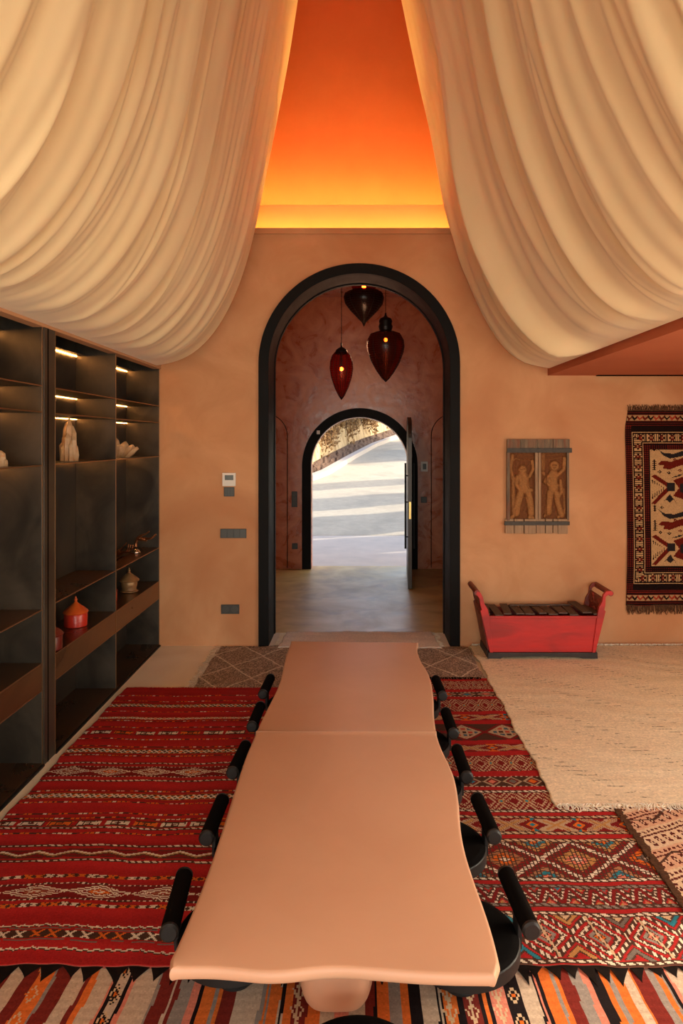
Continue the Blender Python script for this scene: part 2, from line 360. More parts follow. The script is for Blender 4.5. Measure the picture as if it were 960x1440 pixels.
# ------------------------------------------------------------ outdoors
SL = .08; Y0S = 15.3
def gz(y): return 0 if y < Y0S else SL*(y-Y0S)
def G(px, py):  # point on sloped drive seen at pixel (used once to lay out the curb)
    k = (py-VY)/FPX; D = (CAMZ+SL*Y0S)/(k+SL); return Vector(((px-VX)/FPX*D, D, gz(D)))
struct('ground_entrance', MB().box(-7, 9, YH2, Y0S, -.15, -.02), M['slab'])
struct('ground_drive', MB().add([(-14, Y0S, -.012), (16, Y0S, -.012), (16, 60, gz(60)), (-14, 60, gz(60)), (-14, Y0S, -1), (16, Y0S, -1), (16, 60, -1), (-14, 60, -1)],
       [(0,1,2,3),(4,7,6,5),(0,4,5,1),(1,5,6,2),(2,6,7,3),(3,7,4,0)]), M['asphalt'])
cb = [Vector((-9, 19.5, gz(19.5))), Vector((-4.5, 22.2, gz(22.2)))]+[G(*p) for p in ((440,677),(463,668),(500,645),(530,628),(560,616.5))]
cb.append(cb[-1]+(cb[-1]-cb[-2])*1.0)
mbc = MB()
for a, b in zip(cb[:-1], cb[1:]):
    d = (b-a); d.z = 0; d.normalize(); nrm = Vector((-d.y, d.x, 0))*.3
    mbc.add([a, b, b+nrm, a+nrm, a+Vector((0,0,.2)), b+Vector((0,0,.2)), b+nrm+Vector((0,0,.2)), a+nrm+Vector((0,0,.2))], [(0,1,5,4),(4,5,6,7),(2,3,7,6),(1,2,6,5),(3,0,4,7)])
o = build('curb', mbc, M['curb']); tag(o, 'pale concrete curb rising diagonally along the far side of the drive', 'curb')
# litter bank and retaining wall behind the curb
bk = []; wall = []; 
for i, p in enumerate(cb):
    q = cb[min(i+1, len(cb)-1)]-cb[max(i-1, 0)]; q.z = 0; q.normalize(); nn = Vector((-q.y, q.x, 0))
    bk.append((p+nn*.28+Vector((0,0,.12)), p+nn*(.75+.016*max(0, p.y-24))+Vector((0,0,.40))))
b_ = MB(); S = 14
rows = []
for i in range(len(bk)-1):
    for s in range(S):
        t = s/S; a = bk[i][0].lerp(bk[i+1][0], t); c = bk[i][1].lerp(bk[i+1][1], t); rows.append((a, c))
vv = []; 
for i, (a, c) in enumerate(rows):
    for k in range(7):
        p = a.lerp(c, k/6); vv.append((p.x, p.y, p.z+random.uniform(-.05, .07)*(0 < k < 6)))
b_.add(vv, [(i*7+k, (i+1)*7+k, (i+1)*7+k+1, i*7+k+1) for i in range(len(rows)-1) for k in range(6)])
struct('ground_bank', b_, M['bank'])
wv = []
H = 9
for i, (a, c) in enumerate(rows):
    d = math.sin(i*1.7)*.06+math.sin(i*.53)*.1
    q = (rows[min(i+1, len(rows)-1)][1]-rows[max(i-1, 0)][1]); q.z = 0; q.normalize(); nn = Vector((-q.y, q.x, 0))
    for k in range(H):
        p = c+nn*(.18*k/(H-1)*2+d*(.4+.6*math.sin(k*1.1+i*.9)))
        wv.append((p.x, p.y, c.z-.3+k*1.9/(H-1)))
struct('wall_retaining', MB().add(wv, [(i*H+k, (i+1)*H+k, (i+1)*H+k+1, i*H+k+1) for i in range(len(rows)-1) for k in range(H-1)]), M['rock'], smooth=True)
lf = MB(); tw = MB()
for j in range(26000):
    i = random.random()*(len(rows)-2); ii = int(i); t = i-ii
    c = rows[ii][1].lerp(rows[ii+1][1], t)
    q = (rows[ii+1][1]-rows[ii][1]); q.z = 0; q.normalize(); nn = Vector((-q.y, q.x, 0))
    hang = .8+.6*math.sin(c.y*1.1)+.4*math.sin(c.y*2.9)
    u = random.random()
    z = c.z+1.5-hang*abs(random.gauss(0, .5)) if u < .5 else c.z+1.45+random.random()*3.6
    off = random.uniform(-.35, .1) if z < c.z+1.5 else random.uniform(-.3, 3.0)*((z-c.z-1.45)/3.6+.15)
    p = c+nn*(off+.2); p.z = z; s = random.uniform(.05, .12)
    a = Vector((random.gauss(0,1), random.gauss(0,1), random.gauss(0,1))).normalized()*s; b2 = a.orthogonal().normalized()*s*.6
    lf.add([p-a, p+b2, p+a, p-b2], [(0,1,2,3)])
for j in range(260):
    i = random.random()*(len(rows)-2); ii = int(i); c = rows[ii][1].lerp(rows[ii+1][1], i-ii)
    p = c+Vector((random.uniform(-.3,.2), random.uniform(-.2,.2), 1.6)); q = p+Vector((random.uniform(-.3,.3), random.uniform(-.3,.3), -random.uniform(.4,1.3)))
    tw.tube([p, (p+q)/2+Vector((random.uniform(-.1,.1), 0, 0)), q], [.02, .012, .006], 4)
br = thing('hanging_scrub', 'dry brown scrub spilling over the beige retaining wall beyond the drive', 'shrub', (0,0,0))
o = build('leaves', lf, M['leaf_a'], br); o['kind'] = 'stuff'
build('twigs', tw, M['twig'], br)['kind'] = 'stuff'
# cypresses beyond the right jamb whose shade falls across the drive
trees = [(6.2, 16.6, 1.12, 11), (6.4, 19.4, 1.2, 11), (5.6, 22.3, .95, 9), (6.8, 26.3, .7, 10), (6.0, 14.2, 1.12, 10), (8, 37.2, 1.7, 13), (9, 42, 2.2, 13), (7.0, 33.9, 1.3, 11)]
for k, (x, y, rr, h) in enumerate(trees):
    t = thing('cypress_tree', ['dense cypress right of the drive nearest the front door', 'second cypress back from the front door', 'slim cypress midway up the drive', 'slimmest cypress by the drive', 'cypress standing at the corner of the entrance slab', 'tall broad cypress high up the drive', 'broadest cypress at the top of the drive', 'tall cypress next to the broad ones up the drive'][k], 'tree', (x, y, gz(y)), 0, 'cypresses right of the drive')
    m_ = MB(); pr = [(.05, .6)]+[(rr*math.sin(PI*min(1, (i/14)**.7)), .6+(h-.6)*i/14) for i in range(1, 14)]+[(.001, h)]
    m_.lathe(pr, 18)
    m_.v = [(a*(1+random.uniform(-.13,.13)), b*(1+random.uniform(-.13,.13)), c) for a, b, c in m_.v]
    build('foliage', m_, M['cypress'], t); build('trunk', MB().tube([(0,0,-.1),(0,0,1.2)], [.14,.1], 8), M['twig'], t)
#@@SHELF@@
# ------------------------------------------------------------ shelving
XF, XB = -2.05, -2.385
SHELVES = [2.46, 2.29, 1.945, 1.01]
def shelf_unit(name, label, bays, posts):
    t = thing(name, label, 'shelving', (XF, bays[0][0], 0), 0)
    oy = bays[0][0]
    def B(x0, x1, y0, y1, z0, z1): return MB().box(x0-XF, x1-XF, y0-oy, y1-oy, z0, z1)
    for (ya, yb, full) in posts:
        o = build('side_panel', B(XB, XF if not full else XF+.012, ya, yb, 0, 2.93), M['steel'], t, bevel=.0015)
        if yb-ya < .05: build('edge_highlight', B(XF, XF+.003, ya, yb, .0, 2.93), M['edge'], o)
        else:
            build('shadow_groove', B(XF+.010, XF+.0135, ya+.045, ya+.058, .0, 2.93), M['felt'], o)
            build('edge_highlight', B(XF+.010, XF+.014, yb-.006, yb, 0, 2.93), M['edge'], o)
    y_0, y_1 = bays[0][0], bays[-1][1]
    build('back_panel', B(XB-.012, XB, y_0, y_1, 0, 2.93), M['steel'], t)
    build('top_panel', B(XB, XF, y_0, y_1, 2.93, 2.95), M['steel'], t)
    for (ya, yb) in bays:
        for i, z in enumerate(SHELVES+[.665]):
            s = build('shelf', B(XB, XF-.002, ya, yb, z-.008, z), M['steel_shelf' if i > 2 else 'steel'], t)
            build('edge_highlight', B(XF-.002, XF+.001, ya, yb, z-.008, z), M['edge'], s)
            if i < 3: build('led_strip', B(XB+.010, XB+.014, ya+.01, yb-.01, z-.0125, z-.009), M['led'], s)
        s = build('shelf', B(XB, XB+.09, ya, yb, 2.812, 2.82), M['steel'], t)
        build('led_strip', B(XB+.010, XB+.014, ya+.01, yb-.01, 2.806, 2.811), M['led'], s)
        d = build('drawer', B(XF-.02, XF+.001, ya+.004, yb-.004, .492, .655), M['steel_shelf'], t)
        build('edge_highlight', B(XF-.02, XF+.003, ya+.004, yb-.004, .484, .491), M['edge'], d)
        build('drawer_base', B(XB, XF-.02, ya+.004, yb-.004, .484, .491), M['steel'], d)
        build('deck', B(XB, XF, ya, yb, .0, .018), M['steel_shelf'], t)
    build('plinth_edge', B(XF-.004, XF+.02, y_0, y_1, 0, .012), M['blackmetal'], t)
    return t
shelf_unit('shelving_unit', 'far blackened steel display shelving of two lit bays next to the orange end wall', [(4.58, 5.745), (5.755, 6.985)],
           [(4.42, 4.58, True), (5.745, 5.755, False), (6.985, 6.995, False)])
shelf_unit('shelving_unit', 'nearer blackened steel display shelving cut by the left edge of the picture', [(2.08, 3.24), (3.25, 4.41)],
           [(1.92, 2.08, True), (3.24, 3.25, False), (4.41, 4.42, False)])
# crystals
def crystal(name, label, loc, spikes, hw):
    t = MB(); random.seed(hash(label) % 1000 if False else len(label))
    for (x, y, h, r, lx, ly) in spikes:
        n = 6; a0 = random.random()*PI
        rings = [(r*.95, 0), (r, h*.35), (r*.92, h*.8), (r*.12, h)]
        b = len(t.v); t.lathe(rings, n)
        for i in range(b, len(t.v)):
            vx, vy, vz = t.v[i]; c, s = math.cos(a0), math.sin(a0)
            t.v[i] = (x+vx*c-vy*s+lx*vz+random.uniform(-.004,.004), y+vx*s+vy*c+ly*vz+random.uniform(-.004,.004), vz)
    o = build(name, t, M['crystal']); o.location = loc; tag(o, label, 'crystal', 'quartz pieces on the third shelf'); return o
sp = [(0,0,.335,.032,0,0), (.03,.01,.27,.028,-.02,0), (-.03,0,.30,.026,.02,0), (.042,-.01,.2,.026,-.02,0), (-.042,.01,.22,.026,.04,0), (0,.035,.25,.028,0,-.04),
      (.0,-.038,.22,.03,0,.05), (.05,.0,.13,.026,0,0), (-.05,0,.15,.026,0,0), (.03,-.04,.15,.026,-.04,.06), (-.03,-.04,.12,.026,0,0), (.02,.045,.14,.03,0,0)]
crystal('quartz_tower', 'tall stepped quartz tower under the shelf light in the middle bay', (-2.24, 5.27, 1.945), sp, .07)
sp2 = [(-.03,0,.2,.045,-.15,0), (.0,0,.15,.05,.25,.1), (.04,0,.12,.045,.55,.1), (-.05,.02,.17,.04,-.1,0), (.06,-.01,.10,.04,1.0,0), (-.02,-.04,.13,.045,.1,0), (.02,.04,.11,.045,.4,.2), (-.07,0,.12,.04,-.2,0)]
crystal('quartz_cluster', 'squat pointed quartz cluster on the far bay shelf next to the divider', (-2.25, 6.44, 1.945), sp2, .07)
crystal('quartz_tower', 'sliver of a quartz piece at the very left edge on the near shelving', (-2.215, 4.155, 1.945), [(x, y, h*.36, r, a, b) for x, y, h, r, a, b in sp], .07)
# lidded pots
def pot(label, loc, s, body, lid, flare=False):
    t = thing('lidded_pot', label, 'pot', loc, 0, 'lidded pots above the drawers')
    if flare: pr = [(.0,0),(.078,0),(.084,.004),(.082,.01),(.068,.016),(.066,.03),(.074,.06),(.076,.085),(.070,.10),(0,.10)]
    else: pr = [(0,0),(.082,0),(.085,.004),(.086,.09),(.082,.098),(0,.098)]
    build('body', MB().lathe([(r*s, z*s) for r, z in pr], 36), body, t, smooth='auto')
    lp = [(0,.100),(.09,.100),(.094,.108),(.088,.118),(.066,.138),(.040,.158),(.022,.172),(.012,.182),(.010,.19),(0,.192)]
    l = build('lid', MB().lathe([(r*s, z*s) for r, z in lp], 36), lid, t, smooth='auto')
    build('knob', MB().lathe([(r*s, z*s) for r, z in [(0,.188),(.008,.19),(.013,.198),(.012,.206),(.006,.212),(.007,.218),(.003,.226),(0,.228)]], 16), lid, l, smooth=True)
    return t
pot('bright red pot with orange conical lid in the middle bay', (-2.2, 5.30, .667), 1.0, M['redpot'], M['orangelid'])
pot('dark maroon pot half hidden behind the shelving post', (-2.13, 4.70, .667), .95, M['darkpot'], M['darkpot'])
pot('patinated brass pot with pointed lid in the far bay', (-2.19, 6.50, .667), 1.0, M['beigepot'], M['beigepot'], True)
pot('red pot tucked behind the divider beside the brass pot', (-2.24, 6.10, .667), .85, M['redpot'], M['redworn'])
# bronze hands
def hand(name, label, segs, base=None, loc=(0,0,0)):
    m_ = MB()
    for pts, rs in segs: m_.tube(pts, rs, 8)
    o = build(name, m_, M['bronze'], smooth=True)
    rm = o.modifiers.new('remesh', 'REMESH'); rm.mode = 'VOXEL'; rm.voxel_size = .0035; rm.use_smooth_shade = True
    o.location = loc; tag(o, label, 'sculpture', 'bronze hands on the far bay shelf')
    if base: build('base', base, M['silver'], o, smooth=True)
    return o
def HP(px, py, dy=0): p = W(px, py, 6.62+dy); return (p.x+2.185, dy, p.z-1.01)
hand('hand_sculpture', 'bronze hand rising from a silver dome with thumb raised, far bay', [
    ([HP(191,769), HP(191,764), HP(193,757), HP(198,757)], [.017,.014,.016,.018]),
    ([HP(194,757,.0), HP(201,758,0), HP(207,759,0)], [.020,.023,.018]),
    ([HP(205,758,-.02), HP(212,757.5,-.03), HP(216,754,-.03), HP(219,751,-.03)], [.010,.009,.008,.006]),
    ([HP(205,758,0), HP(212,757,0), HP(216,755,0), HP(220,751,0)], [.010,.009,.008,.006]),
    ([HP(205,758,.02), HP(211,757,.03), HP(215,755,.03), HP(218,752,.03)], [.010,.009,.008,.006]),
    ([HP(204,758,.035), HP(209,758,.05), HP(213,756,.05)], [.009,.008,.006]),
    ([HP(193,757,-.02), HP(198,753,-.03), HP(205,751,-.03), HP(210,747,-.03)], [.012,.010,.008,.007])],
    MB().lathe([(0,0),(.045,0),(.042,.014),(.030,.034),(.016,.045),(0,.047)], 24, c=(HP(191,770)[0], 0, 0)), (-2.185, 6.62, 1.01))
def HQ(px, py, dy=0): p = W(px, py, 6.48+dy); return (p.x+2.225, dy, p.z-1.01)
hand('hand_sculpture', 'bronze open palm lying with curled fingertips up, left of the domed one', [
    ([HQ(158,777), HQ(166,777), HQ(172,776)], [.016,.020,.020]),
    ([HQ(165,773.5), HQ(171,770), HQ(175,766), HQ(178,762)], [.009,.008,.008,.006]),
    ([HQ(171,776,-.02), HQ(178,774,-.03), HQ(180,769,-.03), HQ(181,764,-.03)], [.010,.009,.008,.006]),
    ([HQ(172,776,0), HQ(180,774,0), HQ(183,769,0), HQ(184,764.5,0)], [.010,.009,.008,.006]),
    ([HQ(172,776,.02), HQ(182,774,.02), HQ(186,770,.02), HQ(187,765,.02)], [.010,.009,.008,.006]),
    ([HQ(172,776,.03), HQ(181,775,.045), HQ(186,771,.045), HQ(189,767,.045)], [.009,.008,.007,.005])], None, (-2.225, 6.48, 1.003))

# ------------------------------------------------------------ drapes
def prof_interp(pts, n):
    p = np.array(pts, float); d = np.r_[0, np.cumsum(np.hypot(*np.diff(p, axis=0).T))]; d /= d[-1]
    # Catmull-like smoothing through dense linear then filtering
    t = np.linspace(0, 1, n); x = np.interp(t, d, p[:, 0]); z = np.interp(t, d, p[:, 1])
    for _ in range(14):
        x[1:-1] = (x[:-2]+2*x[1:-1]+x[2:])/4; z[1:-1] = (z[:-2]+2*z[1:-1]+z[2:])/4
    return x, z
def drape(name, label, pts, Dp, seed, y0=-2.6, y1=6.84):
    r = np.random.default_rng(seed)
    wp = [((px-VX)/FPX*Dp, CAMZ-(py-VY)/FPX*Dp) for px, py in pts]
    n = 90; x, z = prof_interp(wp, n)
    ys = np.linspace(y0, y1, 760); T, Y = np.meshgrid(np.linspace(0, 1, n), ys)
    dx = np.gradient(x); dz = np.gradient(z); ll = np.hypot(dx, dz); nx, nz = -dz/ll, dx/ll
    if seed == 2: nx, nz = -nx, -nz
    disp = np.zeros_like(Y)
    for k in range(64):  # individual crisp folds of random width that drift along the fabric
        yc = r.uniform(y0, y1+.3); w = r.uniform(.05, .15) if r.random() < .5 else r.uniform(.018, .04)
        c1, c2 = r.uniform(-.35, .35), r.uniform(-.25, .25)
        line = yc+c1*(T-.5)+c2*(T-.5)**2*2+.03*np.sin(T*5+k)
        a = r.uniform(.35, 1.0)*w*.52; t0 = r.uniform(-.1, .35); env = np.clip((T-t0)/.25, 0, 1)
        d = (Y-line)/w; asym = np.where(d > 0, .55, 1.2)
        disp += a*env*np.exp(-(d/asym)**2)
    for f, a in ((1.3, .034), (4.3, .013), (9.5, .007), (19.0, .0024)):
        ph = r.uniform(0, 6); drift = r.uniform(-.5, .5)
        warp = .12*np.sin(Y*1.7+ph)+.05*np.sin(Y*4.1+ph*2)
        disp += a*np.sin((Y+drift*(T-.5)+warp)*f*2*PI/2.2+ph)*(.55+.45*np.sin(Y*.9+T*3+ph))*np.clip(.35+T*.9, 0, 1)
    tuck = np.clip((1-T)/.06, 0, 1)*1.0
    disp = disp*tuck
    end = np.clip((y1-Y)/.12, 0, 1); disp = disp*(.3+.7*end)
    X = x[None, :]+nx[None, :]*disp; Z = z[None, :]+nz[None, :]*disp
    YY = Y+.05*np.sin(T*6)*0 + .02*np.sin(T*9+seed)*np.clip(T*3,0,1)
    V = np.stack([X, YY, Z], -1).reshape(-1, 3)
    i = np.arange(len(ys)-1)[:, None]*n+np.arange(n-1)[None, :]
    F = np.stack([i, i+1, i+1+n, i+n], -1).reshape(-1, 4)
    o = mesh_np(name, V, F, M['drape'], smooth=True); tag(o, label, 'drape', None)
    return o
def mesh_np(name, V, F, m, parent=None, smooth=False, cols=None):
    me = bpy.data.meshes.new(name); me.vertices.add(len(V)); me.vertices.foreach_set('co', np.asarray(V, np.float32).ravel())
    me.loops.add(len(F)*4); me.loops.foreach_set('vertex_index', np.asarray(F, np.int32).ravel())
    me.polygons.add(len(F)); me.polygons.foreach_set('loop_start', np.arange(0, len(F)*4, 4, dtype=np.int32))
    if smooth: me.polygons.foreach_set('use_smooth', np.ones(len(F), bool))
    me.update(calc_edges=True)
    if cols is not None:
        ca = me.color_attributes.new('col', 'FLOAT_COLOR', 'CORNER')
        c4 = np.ones((len(F), 4)); c4[:, :3] = cols; ca.data.foreach_set('color', np.repeat(c4, 4, axis=0).astype(np.float32).ravel())
    me.materials.append(m)
    o = bpy.data.objects.new(name, me); COL.objects.link(o)
    if parent is not None: o.parent = parent
    return o
LP = [(436,-110),(420,0),(405,100),(386,200),(368,290),(355,350),(340,400),(320,445),(297,480),(268,506),(244,514),(223,515)]
RP = [(541,-110),(563,0),(588,120),(610,200),(632,310),(652,380),(682,450),(708,490),(735,512),(752,518),(769,519)]
drape('ceiling_drape', 'left ivory muslin drape sweeping from the ceiling down over the black shelving', LP, 6.9, 1)
drape('ceiling_drape', 'right ivory muslin drape sweeping down to the red soffit edge', RP, 6.9, 2)

# ------------------------------------------------------------ table
TL = [(409,901),(403,917),(399,933),(394,956),(387,973),(376,994),(362.5,1021.7),(354,1042),(345,1062),(329,1111),(314.6,1157),(298,1207),(283,1248),(267,1286),(250,1325),(238,1350),(232,1359)]
TR = [(588,903),(586,914),(592.6,930.6),(602,944),(607,960),(609.5,980),(610,1006),(613.5,1031),(620,1050),(630,1070),(639,1090),(645,1123),(647.5,1165),(654,1198),(668,1240),(685,1286),(697.5,1327.5),(703,1356),(706,1367)]
TF = [(238,1362.5),(270,1361.5),(301,1361.5),(339,1365),(374,1369),(410,1367),(445,1362),(483,1360.5),(540,1365),(590,1369),(640,1371),(697,1371.5)]
TZ = .42
def tw_(p): D = (CAMZ-TZ)*FPX/(p[1]-VY); return ((p[0]-VX)/FPX*D, D)
def dens(P, n): 
    p = np.array(P, float); d = np.r_[0, np.cumsum(np.hypot(*np.diff(p, axis=0).T))]; t = np.linspace(0, d[-1], n)
    a, b = np.interp(t, d, p[:, 0]), np.interp(t, d, p[:, 1])
    for _ in range(4): a[1:-1] = (a[:-2]+2*a[1:-1]+a[2:])/4; b[1:-1] = (b[:-2]+2*b[1:-1]+b[2:])/4
    return list(zip(a, b))
TLw, TRw, TFw = [tw_(p) for p in TL], [tw_(p) for p in TR], [tw_(p) for p in TF]
LW, RW, FW = dens(TLw, 90), dens(TRw, 90), dens(TFw, 50)
SEAM = (CAMZ-TZ)*FPX/(1029-VY)
def xat(P, y): 
    P = sorted(P, key=lambda q: q[1]); return float(np.interp(y, [q[1] for q in P], [q[0] for q in P]))
def slab(outline, seam_flags, r=.015, th=.044):
    P = [Vector((x, y, 0)) for x, y in outline]; n = len(P); N = []
    area = sum(P[i].x*P[(i+1) % n].y-P[(i+1) % n].x*P[i].y for i in range(n)); sg = 1 if area > 0 else -1
    for i in range(n):
        t = (P[(i+1) % n]-P[i-1]).normalized(); N.append(Vector((t.y, -t.x, 0))*sg)
    m_ = MB(); K = 9
    for k in range(K):
        a = PI*k/(K-1)-PI/2  # bottom to top
        off = -r*(1-math.cos(a)); z = TZ-th/2+math.sin(a)*th/2
        for i in range(n): q = P[i]+N[i]*off*(.12 if seam_flags[i] else 1); m_.v.append((q.x, q.y, z))
    for k in range(K-1):
        for i in range(n):
            a, b = k*n+i, k*n+(i+1) % n; m_.f.append((a, b, b+n, a+n) if sg > 0 else (b, a, a+n, b+n))
    m_.f.append(tuple(range((K-1)*n, K*n)) if sg > 0 else tuple(range(K*n-1, (K-1)*n-1, -1)))
    m_.f.append(tuple(range(n-1, -1, -1)) if sg > 0 else tuple(range(n)))
    return m_
tb = thing('dining_table', 'long terracotta dining table with wavy edges on the rugs', 'table', (0, 0, 0))
near = FW+[p for p in sorted(RW, key=lambda q: q[1]) if p[1] < SEAM-.02][1:]
nf = [False]*len(near)
near += [(xat(RW, SEAM-.001), SEAM-.001), (xat(LW, SEAM-.001), SEAM-.001)]; nf += [True, True]
lpts = [p for p in sorted(LW, key=lambda q: -q[1]) if p[1] < SEAM-.02][:-1]; near += lpts; nf += [False]*len(lpts)
build('tabletop', slab(near, nf), M['table'], tb, smooth='auto')
far = [(xat(LW, SEAM+.001), SEAM+.001), (xat(RW, SEAM+.001), SEAM+.001)]; ff = [True, True]
rp = [p for p in sorted(RW, key=lambda q: q[1]) if p[1] > SEAM+.02]; far += rp; ff += [False]*len(rp)
yl, yr = LW[0], RW[0]
lp2 = [p for p in sorted(LW, key=lambda q: -q[1]) if p[1] > SEAM+.02]; far += lp2; ff += [False]*len(lp2)
build('tabletop', slab(far, ff), M['table'], tb, smooth='auto')
def pedestal(cy):
    m_ = MB(); n = 40; prof = []
    for k in range(7): a = PI/2*k/6; prof.append((1-.42*(1-math.sin(a)), .10*(1-math.cos(a)) if k else 0))
    prof = [(.60+.32*math.sin(PI/2*k/8), .13*(1-math.cos(PI/2*k/8))) for k in range(9)]+[(.95, .2), (.98, .28), (1.04, .33), (1.1, TZ-.056)]
    for s, z in prof:
        for i in range(n):
            a = 2*PI*i/n; c, q = math.cos(a), math.sin(a); e = .55
            m_.v.append((-.085+.155*s*abs(c)**e*(1 if c > 0 else -1), cy+.26*s*abs(q)**e*(1 if q > 0 else -1), z+.021))
    m = len(prof)
    for k in range(m-1):
        for i in range(n): a, b = k*n+i, k*n+(i+1) % n; m_.f.append((a, b, b+n, a+n))
    m_.f += [tuple(range(n-1, -1, -1)), tuple(range((m-1)*n, m*n))]
    return m_
for cy in (2.66, 4.7): build('pedestal', pedestal(cy), M['table'], tb, smooth='auto')

# ------------------------------------------------------------ stools
def make_stool(label):
    t = thing('dining_stool', label, 'stool', (0, 0, 0), 0, 'black stools around the table')
    R_ = .224
    build('seat', MB().lathe([(0,.172),(R_-.024,.172),(R_-.007,.176),(R_-.004,.196),(R_-.014,.207),(R_-.036,.213),(0,.215)], 56), M['felt'], t, smooth='auto')
    build('seat_ring', MB().lathe([(0,.140),(R_-.01,.140),(R_,.147),(R_,.194),(R_-.004,.198),(R_-.011,.194),(R_-.011,.168),(0,.168)], 56), M['blackmetal'], t, smooth='auto')
    n = 24
    b = build('backrest', MB().tube([(R_+.0, y, .315) for y in (-.162, -.155, .155, .162)], [.029, .034, .034, .029], n), M['felt'], t, smooth='auto')
    for s in (-1, 1):
        build('end_cap', MB().tube([(R_, s*.155, .315), (R_, s*.166, .315), (R_, s*.173, .315)], [.0345, .0345, .027], n), M['black'], b, smooth='auto')
    st = MB()
    st.prism([(R_-.012, .15), (R_+.006, .15), (R_+.008, .30), (R_-.010, .30)], -.034, .034)
    build('backrest_stem', st, M['blackmetal'], t, bevel=.004)
    build('column', MB().lathe([(0,.014),(.035,.014),(.035,.141),(0,.141)], 20), M['blackmetal'], t, smooth='auto')
    build('foot_disc', MB().lathe([(0,.011),(.07,.011),(.071,.018),(.066,.022),(0,.024)], 36), M['blackmetal'], t, smooth='auto')
    return t
st0 = None
order = ['nearest the camera', 'second from the near end', 'third from the near end', 'fourth from the near end', 'farthest from the camera']
for i, (x, y, a) in enumerate([(.612,2.635,4), (.594,3.22,3.5), (.564,3.76,1), (.567,4.30,1), (.573,4.91,2)]):
    lb = 'black round stool on the right side of the table, '+order[i]
    if st0 is None: st0 = make_stool(lb); s_ = st0
    else: s_ = copy_tree(st0, (0,0,0), 0, lb)
    rz = math.radians(-a if False else a)
    s_.location = (x-.224*math.cos(rz), y-.224*math.sin(rz), .011); s_.rotation_euler.z = rz
for i, (x, y, a) in enumerate([(-.700,2.625,5), (-.679,3.21,-1), (-.669,3.81,-3), (-.663,4.40,-1), (-.669,4.94,-2)]):
    rz = PI+math.radians(a)
    copy_tree(st0, (x-.224*math.cos(rz), y-.224*math.sin(rz), .011), rz, 'black round stool on the left side of the table, '+order[i])
copy_tree(st0, (-.005, 2.035, .006), -PI/2, 'black round stool at the head of the table, cut by the bottom edge')

# ------------------------------------------------------------ lanterns
def lantern(label, x, y, zt, prof, glass, cap, nrib=8, rings=8, bulbz=0, zceil=4.46, bulbr=.02):
    t = thing('pendant_lantern', label, 'lantern', (x, y, 0), 0, 'mesh lanterns in the entrance hall')
    pr = [(r, z) for r, z in prof]
    o = build('glass_shade', MB().lathe([(max(r-.004, .0015), z) for r, z in pr], 36), glass, t, smooth=True)
    wm = MB()
    for k in range(nrib):
        a = 2*PI*k/nrib+.2; wm.tube([(r*math.cos(a), r*math.sin(a), z) for r, z in pr], .0035, 5)
    build('rib_cage', wm, M['wire'], t, smooth=True)
    wr_ = MB(); zs_ = np.linspace(pr[0][1]+.01, pr[-1][1]-.005, rings)
    P = np.array(pr)
    for z in zs_:
        r = float(np.interp(z, P[:, 1], P[:, 0]))
        if r > .008: wr_.tube([(r*math.cos(2*PI*k/28), r*math.sin(2*PI*k/28), z) for k in range(29)], .0012, 4, cap=False)
    build('wire_rings', wr_, M['wire'], t, smooth=True)
    for cp in cap: build('cap', MB().lathe(cp, 24), M['wire'], t, smooth=True)
    topz = max(c[-1][1] for c in cap)
    ch = MB(); 
    kk = int((zceil-topz)/.03)
    for i in range(kk):
        z = topz+.03*i; dxy = (.005, 0) if i % 2 else (0, .005)
        ch.tube([(-dxy[0], -dxy[1], z), (dxy[0], dxy[1], z+.015), (-dxy[0], -dxy[1], z+.03)], .0042, 5)
    build('chain', ch, M['wire'], t)
    build('ceiling_rose', MB().lathe([(0, zceil-.02), (.05, zceil-.02), (.055, zceil-.004), (0, zceil-.004)], 20), M['wire'], t)
    build('socket', MB().tube([(0,0,bulbz+bulbr), (0,0,topz-.002)], .012, 8), M['wire'], t)
    b = build('bulb', MB().ball((0,0,bulbz), bulbr, 14, 8), M['bulb'], t, smooth=True)
    return t
def LZ(py, D): return CAMZ-(py-VY)/FPX*D
D = 8.8; s = D/FPX
lantern('narrow wine-red lantern hanging lowest on the left, bulb glowing', (480-VX)*s, D, 0,
        [(.002,LZ(562,D)),(.04,LZ(556,D)),(.09,LZ(545,D)),(.135,LZ(530,D)),(.152,LZ(518,D)),(.145,LZ(508,D)),(.12,LZ(500,D)),(.08,LZ(495,D))], M['glass_red'],
        [[(.08,LZ(498,D)),(.082,LZ(495,D)),(.07,LZ(492,D)),(.04,LZ(489.5,D)),(.012,LZ(488,D)),(.008,LZ(482,D))]], 10, 22, LZ(519,D), bulbr=.026)
D = 9.0; s = D/FPX
lantern('broad onion lantern with a double ball cap on the right', (542-VX)*s, D, 0,
        [(.002,LZ(537,D)),(.05,LZ(532,D)),(.12,LZ(522,D)),(.19,LZ(509,D)),(.24,LZ(495,D)),(.253,LZ(487,D)),(.245,LZ(479,D)),(.2,LZ(470,D)),(.1,LZ(466,D))], M['glass_amber'],
        [[(.1,LZ(467,D)),(.07,LZ(466.5,D)),(.085,LZ(463,D)),(.095,LZ(459,D)),(.08,LZ(455,D)),(.09,LZ(452,D)),(.075,LZ(448,D)),(.04,LZ(446.5,D)),(.015,LZ(444,D)),(.008,LZ(440,D))]], 10, 24, LZ(478,D), bulbr=.026)
D = 9.7; s = D/FPX
